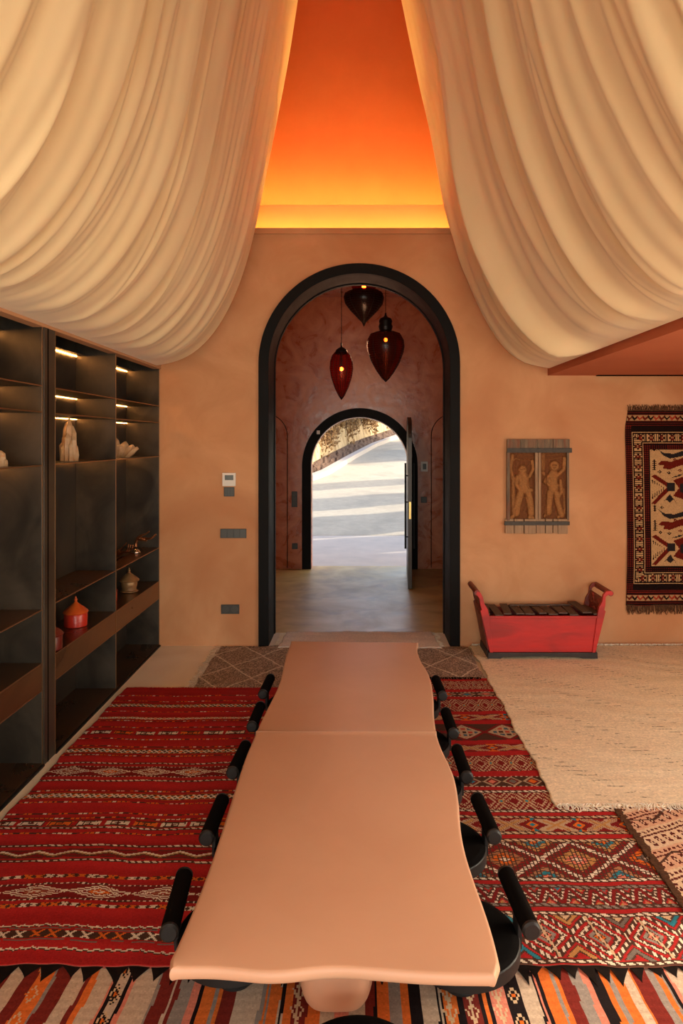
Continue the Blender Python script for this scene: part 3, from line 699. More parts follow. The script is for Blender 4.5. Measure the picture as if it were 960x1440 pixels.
lantern('dark turnip lantern with a lit crown, hanging highest in the middle', (511.5-VX)*s, D, 0,
        [(.002,LZ(459,D)),(.03,LZ(453,D)),(.10,LZ(446,D)),(.2,LZ(436,D)),(.27,LZ(427,D)),(.288,LZ(419,D)),(.27,LZ(413,D)),(.2,LZ(409,D)),(.15,LZ(408,D))], M['glass_dark'],
        [[(.02,LZ(390,D)),(.016,LZ(388,D)),(.008,LZ(386,D))]], 10, 18, LZ(403.5,D), bulbr=.03)
build('crown', MB().lathe([(.15,LZ(408,D)),(.175,LZ(404,D)),(.172,LZ(397,D)),(.12,LZ(391,D)),(.02,LZ(390,D))], 28), M['glass_red'], bpy.data.objects['pendant_lantern.002'], smooth=True)
lamp('lantern_glow', 'POINT', (.1, 9.2, 3.35), 16, (1,.5,.26), shadow_soft_size=.15)

# ------------------------------------------------------------ wall fittings
def fitting(name, label, cat, px0, px1, py0, py1, m, keys=(), Y=YW, D=7.0, th=.012, group=None):
    a, b = W(px0, py1, D), W(px1, py0, D)
    cx = (a.x+b.x)/2; cz = (a.z+b.z)/2
    t = thing(name, label, cat, (cx, Y, cz), 0, group)
    build('plate', MB().box(a.x-cx, b.x-cx, -th, 0, a.z-cz, b.z-cz), m, t, bevel=.0015)
    for (kn, k0, k1, k2, k3, km) in keys:
        c, d = W(k0, k3, D), W(k1, k2, D)
        build(kn, MB().box(c.x-cx, d.x-cx, -th-.003, -th+.001, c.z-cz, d.z-cz), km, t, bevel=.001)
    return t
S2 = M['switch2']
fitting('thermostat', 'white thermostat with grey display left of the big arch', 'thermostat', 313, 331.5, 665, 683.5, M['white'], [('display', 316.5, 328.5, 668, 675, M['lcd'])], th=.02)
t = fitting('keypad', 'small dark keypad directly under the white thermostat', 'keypad', 315, 329.5, 685, 698, M['switch'], [])
for i in range(3):
    for j in range(3): 
        k = build('key', MB().box(-.040+i*.028, -.016+i*.028, -.015, -.011, .012-j*.026, .034-j*.026), S2, t)
fitting('light_switch', 'long dark switch plate at waist height left of the big arch', 'switch', 310, 346.5, 743.5, 756.5, M['switch'],
        [('rocker', 311, 319, 744.5, 755.5, S2), ('rocker', 320, 328, 744.5, 755.5, S2), ('rocker', 329.5, 337, 744.5, 755.5, S2), ('rocker', 338, 345.5, 744.5, 755.5, S2)])
so = fitting('power_socket', 'double dark power socket low on the wall left of the big arch', 'socket', 311, 336.5, 850, 863, M['switch'], [])
for sx in (-.045, .045):
    m_ = MB(); m_.lathe([(.018, 0), (.034, 0), (.034, .004), (.018, .004)], 20); m_.v = [(x+sx, -.012-z, y) for x, y, z in m_.v]
    build('outlet', m_, S2, so)
H_ = dict(Y=YH1, D=YH1)
fitting('door_intercom', 'white intercom panel on the hall wall right of the front door', 'intercom', 591.5, 601, 649, 663, M['white'], [('keypad', 594, 599, 652, 660, M['lcd'])], th=.03, **H_)
fitting('light_switch', 'square dark switch under the white intercom', 'switch', 591.5, 600, 698.5, 707, M['switch'], [('rocker', 592.5, 599, 699.5, 706, S2)], **H_)
fitting('light_switch', 'tall dark switch panel on the hall wall left of the front door', 'switch', 410, 418, 691, 713, M['switch'], [('rocker', 411, 417, 692, 698, S2), ('rocker', 411, 417, 699, 705, S2), ('rocker', 411, 417, 706, 712, S2)], **H_)
fitting('power_socket', 'small dark socket low beside the left jamb of the front door', 'socket', 410.5, 418.5, 764, 772, M['switch'], [('outlet', 412, 417, 765.5, 770.5, S2)], **H_)
p = W(447, 608, YH1-.05); o = build('door_sensor', MB().box(p.x-.02, p.x+.03, YH1-.065, YH1-.05, p.z-.03, p.z+.03), M['white']); tag(o, 'tiny white sensor on the left shoulder of the front door arch', 'sensor')

# ------------------------------------------------------------ carved shutter panel
PX0, PZ0 = (756-VX)/FPX*YW, (CAMZ-(684-VY)/FPX*YW)
def CU(u, v): return ((690+u/7.385-VX)/FPX*6.97-PX0, CAMZ-(600+v/7.385-VY)/FPX*6.97-PZ0)
cp = thing('carved_shutter', 'weathered wooden shutter carved with two standing figures, hung on the orange wall', 'wall art', (PX0, YW, PZ0))
def cbox(name, u0, u1, v0, v1, d0, d1, m, bev=.002):
    x0, z1 = CU(u0, v0); x1, z0 = CU(u1, v1); return build(name, MB().box(x0, x1, -d1, -d0, z0, z1), m, cp, bevel=bev)
for a, b in ((168, 300), (303, 482), (485, 640), (643, 815)): cbox('top_board', a, b, 130, 268, .006, .042, M['greywood'])
cbox('iron_strap', 162, 835, 222, 270, .04, .054, M['iron']); cbox('iron_strap', 136, 812, 982, 1022, .04, .054, M['iron'])
for a, b, w in ((150, 236, 0), (242, 336, 1), (346, 466, 2), (472, 560, 0), (567, 636, 1), (646, 690, 0), (694, 795, 2)):
    cbox('bottom_board', a, b, 958, 1108+w*2, .004, .038+w*.002, M['palewood'])
cbox('stile', 164, 194, 262, 975, .004, .044, M['greywood']); cbox('stile', 786, 808, 262, 975, .004, .044, M['greywood'])
cbox('stile', 456, 484, 262, 975, .004, .046, M['palewood']); cbox('stile', 489, 516, 262, 975, .004, .046, M['palewood'])
def relief(u0, u1, v0, v1, shapes):
    nu, nv = 90, 210
    U, V = np.meshgrid(np.linspace(u0, u1, nu), np.linspace(v0, v1, nv)); Hh = np.zeros_like(U)
    for kind, pts, r, h in shapes:
        best = np.full_like(U, 1e9)
        for (a, b), (c, d) in zip(pts[:-1], pts[1:]):
            L2 = (c-a)**2+(d-b)**2+1e-6; t = np.clip(((U-a)*(c-a)+(V-b)*(d-b))/L2, 0, 1)
            best = np.minimum(best, np.hypot(U-a-t*(c-a), V-b-t*(d-b)))
        if kind == 'c': Hh = np.maximum(Hh, h*np.sqrt(np.clip(1-(best/r)**2, 0, 1)))
        elif kind == 'g': Hh = Hh - h*np.clip(1-best/r, 0, 1)
        elif kind == 'r': Hh = Hh + h*np.exp(-((best-r)/5.0)**2)
    Hh += .0015*np.sin(U*.15+np.sin(V*.03)*3)*np.sin(V*.02)
    x, z = CU(U, V); VV = np.stack([x, -(.016+Hh), z], -1).reshape(-1, 3)
    i = np.arange(nv-1)[:, None]*nu+np.arange(nu-1)[None]; F = np.stack([i, i+nu, i+nu+1, i+1], -1).reshape(-1, 4)
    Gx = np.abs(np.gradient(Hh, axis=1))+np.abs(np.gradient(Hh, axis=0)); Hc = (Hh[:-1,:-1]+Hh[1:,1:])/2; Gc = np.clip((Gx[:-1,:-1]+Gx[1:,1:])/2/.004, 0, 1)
    w = np.clip(Hc/.014, 0, 1)*(1-.75*Gc); cl = lin((104,62,36))[None,None]*(1-w[..., None])+lin((150,102,60))[None,None]*w[..., None]  # recesses and steep slopes painted darker to shade the relief
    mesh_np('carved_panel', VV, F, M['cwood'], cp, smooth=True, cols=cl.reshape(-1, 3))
h1 = .022
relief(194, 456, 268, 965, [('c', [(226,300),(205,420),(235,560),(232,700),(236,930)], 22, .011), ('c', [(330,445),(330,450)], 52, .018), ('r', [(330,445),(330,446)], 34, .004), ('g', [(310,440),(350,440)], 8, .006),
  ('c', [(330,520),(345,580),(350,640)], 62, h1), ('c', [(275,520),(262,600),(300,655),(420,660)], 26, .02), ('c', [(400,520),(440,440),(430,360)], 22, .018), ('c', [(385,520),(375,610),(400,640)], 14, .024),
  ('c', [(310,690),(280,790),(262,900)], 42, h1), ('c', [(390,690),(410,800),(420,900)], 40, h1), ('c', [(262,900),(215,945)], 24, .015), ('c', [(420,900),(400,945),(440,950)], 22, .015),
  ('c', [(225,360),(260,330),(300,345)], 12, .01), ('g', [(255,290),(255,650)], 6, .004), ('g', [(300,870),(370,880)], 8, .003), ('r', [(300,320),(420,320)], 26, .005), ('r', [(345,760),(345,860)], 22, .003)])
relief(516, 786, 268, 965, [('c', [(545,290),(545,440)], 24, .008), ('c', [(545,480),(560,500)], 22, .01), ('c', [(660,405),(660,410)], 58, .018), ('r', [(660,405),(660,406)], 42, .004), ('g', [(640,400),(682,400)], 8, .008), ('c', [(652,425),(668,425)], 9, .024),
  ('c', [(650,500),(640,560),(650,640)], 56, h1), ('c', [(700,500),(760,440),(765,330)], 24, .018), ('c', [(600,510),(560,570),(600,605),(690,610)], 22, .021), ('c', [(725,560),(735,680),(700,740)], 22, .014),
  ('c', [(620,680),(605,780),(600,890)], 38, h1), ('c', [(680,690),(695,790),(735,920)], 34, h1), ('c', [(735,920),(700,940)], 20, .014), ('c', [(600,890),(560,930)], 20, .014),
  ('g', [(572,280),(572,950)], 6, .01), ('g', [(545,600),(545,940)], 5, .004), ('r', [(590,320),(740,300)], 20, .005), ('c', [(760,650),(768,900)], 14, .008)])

# ------------------------------------------------------------ red trough bench
BD = 6.52; BS = BD/FPX
def Bx(u): return (650+u/4.174-VX)*BS
def Bz(v): return CAMZ-(810+v/4.174-VY)*BS
bx0 = 1.75
bn = thing('wooden_trough', 'red painted wooden trough with scrolled ends and slatted top below the carved shutter', 'trough', (bx0, BD, .026))
dz = -.012+.012
def BP(uv): return [(Bx(u)-bx0, max(Bz(v)-.012, 0)) for u, v in uv]
DEP = .40
zt = Bz(243)-.012; zb = Bz(455)-.012
build('front_panel', MB().prism(BP([(165,455),(155,246),(795,246),(776,455)]), 0, .022), M['redpaint'], bn, bevel=.002)
build('back_panel', MB().prism(BP([(165,455),(155,246),(795,246),(776,455)]), DEP-.02, DEP), M['redworn'], bn)
build('top_rail', MB().prism(BP([(152,258),(152,243),(798,243),(798,258)]), -.008, .02), M['redpaint'], bn, bevel=.003)
Lf = [(160,456),(104,212),(112,205),(104,180),(98,140),(78,112),(86,98),(104,104),(118,130),(128,170),(146,200),(158,246),(178,456)]
Rf = [(778,456),(838,214),(830,206),(836,180),(838,130),(856,116),(866,124),(880,118),(882,104),(866,94),(842,98),(824,120),(818,160),(800,190),(788,246),(760,456)]
for side, poly in ((0, Lf), (1, Rf)):
    build('end_frame', MB().prism(BP(poly), -.014, .022), M['redpaint'], bn, bevel=.003)
    build('end_frame', MB().prism(BP(poly), DEP-.03, DEP), M['redworn'], bn, bevel=.003)
    q = ([(152,456),(106,220),(112,200),(106,150),(116,146),(124,200),(120,225),(166,456)], [(786,456),(834,222),(828,200),(834,140),(824,140),(816,195),(820,225),(772,456)])[side]
    build('end_board', MB().prism(BP(q), .02, DEP-.03), M['redworn'], bn, bevel=.002)
    c = ((86,106), (868,110))[side]; cx, cz = Bx(c[0])-bx0, Bz(c[1])-.012
    build('scroll_roll', MB().tube([(cx, -.012, cz), (cx, DEP, cz)], .027, 16), M['redworn'] if True else M['redpaint'], bn, smooth='auto')
    m_ = MB(); rr = random.Random(side)
    for k in range(22):
        m_.ball((BP([((118, 824)[side], 160+k % 11*7)])[0][0], .05+rr.random()*(DEP-.12), Bz(150+rr.random()*90)-.012), .018+rr.random()*.012, 8, 5, (.7, 1, 1))
    build('carved_ornament', m_, M['redworn'], bn, smooth=True)
rr = random.Random(5)
for k in range(11):
    x0 = -.52+k*.1035; a = math.radians(rr.uniform(-4, 4)+(-9 if k in (0, 2) else 0)+(7 if k == 9 else 0)); rm = Matrix.Rotation(a, 3, 'Z') @ Matrix.Rotation(math.radians(rr.uniform(-2.5, 2.5)), 3, 'X')
    build('slat', MB().obox((x0, .19, zt+.012+rr.uniform(-.004, .010)+(.02 if k == 9 else 0)), (.082+rr.uniform(-.012, .008), .375, .014), rm), M['slat'], bn, bevel=.002)
build('ledger', MB().obox((.06, .30, zt+.035), (.62, .03, .012), Matrix.Rotation(.02, 3, 'Z')), M['slat'], bn, bevel=.002)
pl = BP([(126,420),(120,440),(150,497),(225,497),(238,478),(300,478),(320,484),(460,484),(620,484),(640,478),(690,478),(705,497),(788,499),(786,455),(160,455)])
zz = Bz(497)-.012
pl = [(Bx(u)-bx0, max(Bz(v)-.012, .0)) for u, v in [(146,497),(222,497),(236,480),(470,476),(686,480),(704,497),(790,497),(788,455),(150,455)]]
build('plinth', MB().prism(pl, -.02, .02), M['darkwood'], bn, bevel=.002)
build('plinth', MB().prism(pl, DEP-.03, DEP+.005), M['darkwood'], bn, bevel=.002)
build('floor_board', MB().box(pl[0][0]+.02, pl[6][0]-.02, 0.02, DEP-.03, zb-.004, zb+.014), M['darkwood'], bn)
for sx in (pl[0][0]+.012, pl[6][0]-.012): build('side_foot', MB().box(sx-.012, sx+.012, .02, DEP-.03, 0, zb+.01), M['darkwood'], bn)
# ------------------------------------------------------------ rugs
RED, DRED, MAR = lin((160,36,34)), lin((118,30,28)), lin((88,34,28))
WHT, CRM, ORG, BRN, BLK = lin((214,196,170)), lin((196,164,128)), lin((206,100,34)), lin((74,48,36)), lin((34,24,22))
TEAL, GRY, PNK, OCH = lin((44,116,128)), lin((108,98,88)), lin((206,116,92)), lin((176,128,74))
def rug(name, label, x0, x1, y0, y1, cell, fn, z=.01, mat_='cmat', wob=.006, amp=.002, edge=.006, seed=0, z_fn=None, cat='rug', shade=.06):
    r = np.random.default_rng(seed)
    nx, ny = int(round((x1-x0)/cell)), int(round((y1-y0)/cell))
    xs, ys = np.linspace(x0, x1, nx+1), np.linspace(y0, y1, ny+1)
    X, Y = np.meshgrid(xs, ys)
    ph = r.uniform(0, 6, 8)
    ex = edge*(np.sin(Y*7+ph[0])+.6*np.sin(Y*19+ph[1])+.4*np.sin(Y*47+ph[2])); ey = edge*(np.sin(X*6+ph[3])+.6*np.sin(X*17+ph[4])+.4*np.sin(X*43+ph[5]))
    XX = X+ex*(2*(X-x0)/(x1-x0)-1); YY = Y+ey*(2*(Y-y0)/(y1-y0)-1)
    Z = z+amp*(1+np.sin(X*5+ph[6]+1.2*np.sin(Y*3))*np.sin(Y*9+ph[7]+np.sin(X*4)))*.5+amp*.35*np.sin(Y*23+X*4+2*np.sin(X*2.3+Y*5)+1.5*np.sin(X*5.1-Y*3))
    if z_fn is not None: Z = Z+z_fn(X, Y)
    V = np.stack([XX, YY, Z], -1).reshape(-1, 3)
    i = np.arange(ny)[:, None]*(nx+1)+np.arange(nx)[None]; F = np.stack([i, i+1, i+nx+2, i+nx+1], -1).reshape(-1, 4)
    Xc, Yc = (X[:-1, :-1]+X[1:, 1:])/2, (Y[:-1, :-1]+Y[1:, 1:])/2
    U = Xc+wob*(np.sin(Yc*5+ph[2])); Vv = Yc+wob*(np.sin(Xc*6+ph[3]+Yc*2)+.6*np.sin(Xc*13+ph[4]-Yc))
    C = fn(U, Vv, r); C = C*(1+r.normal(0, shade, C.shape[:2]))[..., None]
    cols = np.clip(C, 0, 1).reshape(-1, 3)
    # skirt down to the floor
    loop = list(range(nx+1))+[(k+1)*(nx+1)-1 for k in range(1, ny+1)]+[ny*(nx+1)+k for k in range(nx-1, -1, -1)]+[k*(nx+1) for k in range(ny-1, 0, -1)]
    base = len(V); low = V[loop].copy(); low[:, 2] = max(0.0015, z-.009); V = np.vstack([V, low]); m = len(loop)
    SF = np.array([(loop[(k+1) % m], loop[k], base+k, base+(k+1) % m) for k in range(m)]); F = np.vstack([F, SF]); cols = np.vstack([cols, np.tile(cols.mean(0)*.6, (m, 1))])
    t = thing(name, label, cat, (0, 0, 0))
    mesh_np('woven_field', V, F, M[mat_], t, smooth=True, cols=cols)
    return t
def fringe(t, pts0, dirs, ln, m, z=.012, w=.004, seed=1, curl=.012, name='fringe', seg=4):
    r = random.Random(seed); mb = MB()
    for (x, y), d in zip(pts0, dirs):
        a = r.uniform(-.5, .5); L = ln*r.uniform(.6, 1.15); px, py = x, y; P = []
        dv = Vector((d[0]*math.cos(a)-d[1]*math.sin(a), d[0]*math.sin(a)+d[1]*math.cos(a)))
        nv = Vector((-dv.y, dv.x)); c = r.uniform(-curl, curl)
        for k in range(seg+1):
            u = k/seg; q = Vector((x, y))+dv*L*u+nv*c*math.sin(u*PI*1.3); P.append((q.x, q.y, max(.003, z*(1-u*.7)+r.uniform(0, .003))))
        mb.tube(P, w*.5, 4)
    o = build(name, mb, m, t); o['kind'] = 'stuff'; return o
def spikes(t, x0, x1, y, ln, m, z, sp=(.05,.09), seed=3):
    r = random.Random(seed); mb = MB(); x = x0
    while x < x1:
        w = r.uniform(*sp); L = ln*r.uniform(.55, 1.15); k = r.uniform(-.02, .02)
        a = (x-.008, y+.01); b = (x+w+.008, y+.01); tip = (x+w*.5+k, y-L)
        n = 5; vv = []
        for i in range(n+1):
            u = (i/n); wd = (1-u)**1.25
            for s in (0, 1):
                bx = a[0] if s == 0 else b[0]; px = tip[0]+(bx-tip[0])*wd; py = y+.01-(L+.01)*u; vv.append((px, py, z*(1-.5*u)+.001)); 
        base = len(vv)
        vv += [(p[0], p[1], p[2]-.003) for p in vv]
        fs = []
        for i in range(n): 
            q = i*2; fs += [(q, q+2, q+3, q+1), (base+q+1, base+q+3, base+q+2, base+q), (q+2, q, base+q, base+q+2), (q+1, q+3, base+q+3, base+q+1)]
        mb.add(vv, fs); x += w
    o = build('fringe', mb, m, t); o['kind'] = 'stuff'; return o
def put(C, mask, c): C[mask] = c
def tri(u, p): return np.abs(((u/p) % 1)-.5)*2  # 1..0..1 triangle wave
def base_c(U, c): C = np.empty(U.shape+(3,)); C[:] = c; return C

# red striped kilim
def red_kilim(U, V, r):
    C = base_c(U, RED)
    C *= (1+.10*np.sin(V*23)+.08*np.sin(V*57+U))[..., None]
    def line(v0, h, c, on=None):
        m = np.abs(V-v0) < h/2
        if on is not None: m &= on
        put(C, m, c)
    def rope(v0): 
        line(v0, .020, BRN); line(v0+.002, .011, WHT, ((U*28+V*30) % 1) < .62)
    def zig(v0, c=WHT, p=.045, a=.010, h=.008):
        z = (tri(U, p)-.5)*a; put(C, np.abs(V-v0-z+.006) < h*.5, BRN); put(C, np.abs(V-v0-z) < h*.5, c)
    def dots(v0):
        put(C, (np.abs(V-v0) < .006), BRN); k = np.floor(U/.028); rr = np.sin(k*12.9+v0*31)*43758.5 % 1
        m = (np.abs(V-v0) < .0055) & (((U/.028) % 1) < .7); put(C, m & (rr < .45), ORG); put(C, m & (rr > .7), WHT)
    def xs(v0, p=.085, h=.020):
        k = np.floor(U/p) % 2; f = (U/p) % 1; X_ = np.abs(np.abs((f*2 % 1)-.5)*2*h-np.abs(V-v0)*1) < .007
        put(C, np.abs(V-v0) < h*.62, BRN); m = X_ & (np.abs(V-v0) < h*.6); put(C, m & (k == 0), ORG); put(C, m & (k == 1), WHT)
    def dia(v0, p=.30, h=.085):
        put(C, np.abs(V-v0) < h*.62, DRED)
        f = (((U+v0)/p) % 1-.5)*2; g = (V-v0)/(h*.5); d = np.abs(f)+np.abs(g); k = np.floor((U+v0)/p) % 2
        ser = .05*np.sign(np.sin(U*2*PI/.03))
        put(C, (np.abs(d-.98+ser) < .09) & (np.abs(g) < 1.05), WHT); put(C, np.abs(d-.62+ser) < .09, WHT)
        put(C, (d < .40) & (k == 0), ORG); put(C, (d < .40) & (k == 1), lin((150,80,56))); put(C, d < .22, WHT); put(C, d < .1, RED)
        put(C, (np.abs(V-v0-h*.62) < .005) | (np.abs(V-v0+h*.62) < .005), BRN)
        put(C, ((np.abs(V-v0-h*.62) < .004) | (np.abs(V-v0+h*.62) < .004)) & (((U*40) % 1) < .4), WHT)
    def bow(v0, p=.155, h=.042):
        f = ((U/p) % 1-.5)*2; k = np.floor(U/p) % 3; g = np.abs(V-v0)/(h*.5)
        put(C, np.abs(V-v0) < h*.62, BRN); put(C, (np.abs(V-v0) < h*.55) & (np.abs(f) > .84), RED)
        m = (g < .45+.55*np.abs(f)) & (np.abs(f) < .84); st = ((U*60) % 1) < .85
        put(C, m & (k != 1) & st, WHT); put(C, m & (k == 1) & st, ORG)
        put(C, m & (np.abs(f) < .2) & (g < .25), MAR)
    def wave(v0):
        put(C, np.abs(V-v0) < .030, DRED); z = (tri(U, .18)-.5)*.030
        put(C, np.abs(V-v0-z) < .010, OCH*.8); put(C, np.abs(V-v0-z-.004) < .0055, WHT); put(C, np.abs(V-v0-z+.014) < .004, BRN)
        put(C, np.abs(np.abs(V-v0)-.031) < .003, BRN)
    def net(v0, h=.035):
        put(C, np.abs(V-v0) < h*.6, BRN); z = (tri(U, .07)-.5)*h*.8
        put(C, np.abs(V-v0-z) < .006, WHT); put(C, np.abs(V-v0+z) < .006, WHT)
        m = (tri(U+.035, .07) < .3) & (np.abs(V-v0) < h*.2); put(C, m, ORG); put(C, np.abs(np.abs(V-v0)-h*.6) < .003, ORG*.7)
    for v in (2.79, 2.925): zig(v)
    xs(2.872, .14, .036); put(C, np.abs(V-2.872-.034) < .003, GRY); put(C, np.abs(V-2.872+.034) < .003, GRY)
    xs(3.055, .09, .020); dia(3.148); xs(3.257, .10, .020); rope(3.383); wave(3.443); rope(3.51); dots(3.62); rope(3.67); bow(3.715); dots(3.765); dots(3.81); dots(3.93)
    net(4.0, .045); dots(4.06); rope(4.185); dia(4.30, .26, .10); rope(4.41); dots(4.52); net(4.585, .05); dots(4.65); dots(4.77)
    bow(4.87, .16, .05); dots(4.965); dots(5.08); net(5.13, .03); dots(5.25); net(5.37, .055); dots(5.46); dots(5.58)
    return C
t = rug('striped_kilim', 'red kilim with fine woven bands lying left of the table beside the shelving', -1.965, .02, 2.712, 5.76, .0068, red_kilim, z=.016, seed=11, amp=.003, wob=.007)
spikes(t, -1.96, -.05, 2.712, .085, M['fr_dark'], .014, (.05, .10), 4)
fringe(t, [(-1.95+k*.012, 5.755) for k in range(130)], [(0,1)]*130, .035, M['fr_red'], .016, .008, 5)

# patterned kilim at the right
def pat_kilim(U, V, r):
    C = base_c(U, MAR)
    C[:] = RED
    def band(a, b): return (V >= a) & (V < b)
    def rope(v0, c=WHT): put(C, np.abs(V-v0) < .014, BRN); put(C, (np.abs(V-v0) < .008) & (((U*26+V*25) % 1) < .6), c)
    def bigdia(a, b, p, off=0, cells=True):
        m = band(a, b); vc = (a+b)/2; hh = (b-a)/2; f = ((((U+off)/p) % 1)-.5)*2; g = (V-vc)/hh; d = np.abs(f)+np.abs(g); k = np.floor((U+off)/p)
        cellm = (((U/.021) % 1) < .72) & ((((V+np.where(np.floor(U/.021) % 2 > 0, .5, 0)*.018)/.018) % 1) < .75)
        put(C, m, BRN); put(C, m & cellm, DRED)
        put(C, m & (np.abs(d-1) < .10) & cellm, WHT)
        def fill(mm, ck): put(C, m & mm & cellm, ck)
        k3 = k % 3
        fill((d < .6) & (k3 == 0), OCH); fill((d < .6) & (k3 == 1), ORG); fill((d < .6) & (k3 == 2), lin((150,100,66)))
        fill((d < .36) & (k3 == 0), PNK); fill((d < .36) & (k3 == 1), GRY); fill((d < .36) & (k3 == 2), ORG); fill(d < .16, WHT)
        # half diamonds top and bottom
        f2 = ((((U+off)/p+.5) % 1)-.5)*2
        for s in (-1, 1):
            d2 = np.abs(f2)*1.0+np.abs(g-s)*1.0; fill((d2 < .62), OCH if s > 0 else lin((160,110,76))); fill((d2 < .42), TEAL); fill(d2 < .22, PNK if s < 0 else ORG)
    def serrated(a, b, p):
        m = band(a, b); vc = (a+b)/2; hh = (b-a)/2; f = ((U/p) % 1-.5)*2; g = (V-vc)/hh; d = np.abs(f)+np.abs(g); k = np.floor(U/p) % 4
        tooth = ((U*42) % 1 < .5)
        put(C, m, BRN); put(C, m & (np.abs(d-.90) < .075), RED); put(C, m & (np.abs(d-1.10) < .10) & tooth, WHT); put(C, m & (np.abs(d-.70) < .085) & ~tooth, WHT)
        put(C, m & (np.abs(d-.72) < .03), WHT); put(C, m & (d < .54), RED); put(C, m & (d < .42), BRN); put(C, m & (np.abs(d-.33) < .08), GRY*1.6)
        put(C, m & (d < .20) & (k % 2 == 0), ORG); put(C, m & (d < .20) & (k % 2 == 1), PNK)
        f2 = ((U/p+.5) % 1-.5)*2; k2 = np.floor(U/p+.5) % 3
        for s in (-1, 1):
            d2 = np.abs(f2)+np.abs(g-s)
            put(C, m & (d2 < .72), RED); put(C, m & (d2 < .60), BRN)
            for kk, cc in ((0, TEAL), (1, OCH), (2, GRY)): put(C, m & (np.abs(d2-.45) < .10) & (k2 == kk), cc)
            put(C, m & (d2 < .26), CRM if s > 0 else RED)
        put(C, m & (np.abs(f+.25*g) < .05), CRM); put(C, m & (np.abs(np.abs(f+.25*g)-.065) < .012), BRN)
    def zz(a, b, p):
        m = band(a, b); vc = (a+b)/2; g = (V-vc)/((b-a)/2); f = (U/p) % 1
        put(C, m, BRN); ph = (f+ .22*g) % 1; ph2 = (f-.22*g) % 1
        w1 = np.abs(tri(U, p)*2-1-g)  # zigzag distance
        put(C, m & (w1 < .34), DRED); put(C, m & (np.abs(w1-.62) < .20) & (((V*42+U*16) % 1) < .5), WHT)
        f2 = ((U/p) % 1-.5)*2; k = np.floor(U/p) % 5
        d = np.abs(f2)*1.3+np.abs(g-1)
        put(C, m & (d < .72), RED); put(C, m & (d < .5) & (k < 3), GRY); put(C, m & (d < .5) & (k == 3), TEAL); put(C, m & (d < .5) & (k == 4), OCH)
        f3 = ((U/p+.5) % 1-.5)*2; d = np.abs(f3)*1.3+np.abs(g+1)
        put(C, m & (d < .72), RED); put(C, m & (d < .5) & (k % 2 == 0), OCH); put(C, m & (d < .5) & (k % 2 == 1), PNK*.8)
    def cross(a, b, p, off=0):
        m = band(a, b); vc = (a+b)/2; g = (V-vc)/((b-a)/2); f = ((((U+off)/p) % 1)-.5)*2; k = np.floor((U+off)/p) % 3
        put(C, m, BRN); put(C, m & (np.abs(g) < .93), DRED)
        e = np.minimum(np.abs(f*1.25-g), np.abs(f*1.25+g)); ins = (np.abs(f) < .82) & (np.abs(g) < .85)
        put(C, m & ins & (e < .42) & (((U+V)*50 % 1) < .7), CRM*.8); put(C, m & ins & (e < .13) & (np.abs(f) < .5), OCH)
        f2 = ((((U+off)/p+.5) % 1)-.5)*2; d = np.abs(f2)*1.8+np.abs(g)
        put(C, m & (d < .6), BRN); put(C, m & (d < .5), ORG); put(C, m & (d < .25), TEAL)
        for s in (-1, 1): 
            d = np.abs(f2)*1.5+np.abs(g-s*.95); put(C, m & (d < .4) & (k == 1), TEAL); put(C, m & (d < .4) & (k != 1), ORG)
    def small(a, b, p):
        m = band(a, b); vc = (a+b)/2; g = (V-vc)/((b-a)/2); f = ((U/p) % 1-.5)*2; d = np.abs(f)+np.abs(g); k = np.floor(U/p) % 4
        put(C, m, BRN); put(C, m & (d < .95), CRM*.75); put(C, m & (d < .7), BRN); put(C, m & (d < .6), DRED)
        for kk, cc in ((0, ORG), (1, TEAL), (2, PNK), (3, GRY)): put(C, m & (d < .42) & (k == kk), cc)
        put(C, m & (np.abs(g) > .9) & (((U*30) % 1) < .5), WHT)
    def xnet(a, b, p):
        m = band(a, b); vc = (a+b)/2; g = (V-vc)/((b-a)/2); z = tri(U, p)*2-1
        put(C, m, BRN); put(C, m & (np.abs(g) < .92), DRED)
        for o_ in (0, .45, -.45): put(C, m & (np.abs(np.abs(g)-np.abs(z)+o_) < .13) & (((U*45+V*20) % 1) < .7), CRM*.85)
        d = np.abs(z)+np.abs(g); put(C, m & (d < .3), OCH); put(C, m & (d < .15), TEAL)
    rope(2.728); serrated(2.745, 3.0, .225); rope(3.008)
    zz(3.068, 3.19, .108); rope(3.062, GRY*1.5); rope(3.193, GRY*1.5)
    bigdia(3.25, 3.555, .36, .18); rope(3.243); rope(3.562, CRM)
    cross(3.635, 3.775, .25, .06); rope(3.628, CRM); rope(3.782, CRM)
    # beyond
    rope(3.845); xnet(3.855, 4.05, .30); rope(4.06)
    small(4.115, 4.24, .125); xnet(4.31, 4.52, .26); cross(4.58, 4.69, .3); 
    bigsq = (4.75, 5.02)
    m = band(*bigsq); vc = sum(bigsq)/2; g = (V-vc)/.135; f = ((U/.30) % 1-.5)*2; d = np.abs(f)+np.abs(g)
    put(C, m, BRN); put(C, m & (np.abs(d-1) < .1), DRED); put(C, m & (d < .86), CRM*.75); sq = (((U+.0)/.045 % 1) > .35) & ((V/.05 % 1) > .35); put(C, m & (d < .7) & sq, BRN)
    put(C, m & (d < .7) & sq & ((np.floor(U/.045)+np.floor(V/.05)) % 3 == 0), lin((170,70,50))); put(C, m & (d < .7) & sq & ((np.floor(U/.045)+np.floor(V/.05)) % 3 == 1), lin((70,90,96)))
    cross(5.09, 5.2, .3, .1); xnet(5.26, 5.5, .22); small(5.56, 5.66, .16); xnet(5.72, 5.92, .1)
    return C
t = rug('patterned_kilim', 'densely patterned red kilim with diamond bands right of the table', .03, 1.445, 2.712, 5.985, .0066, pat_kilim, z=.016, seed=12, amp=.002, wob=.003)
spikes(t, .05, 1.44, 2.712, .085, M['fr_dark'], .014, (.045, .085), 6)

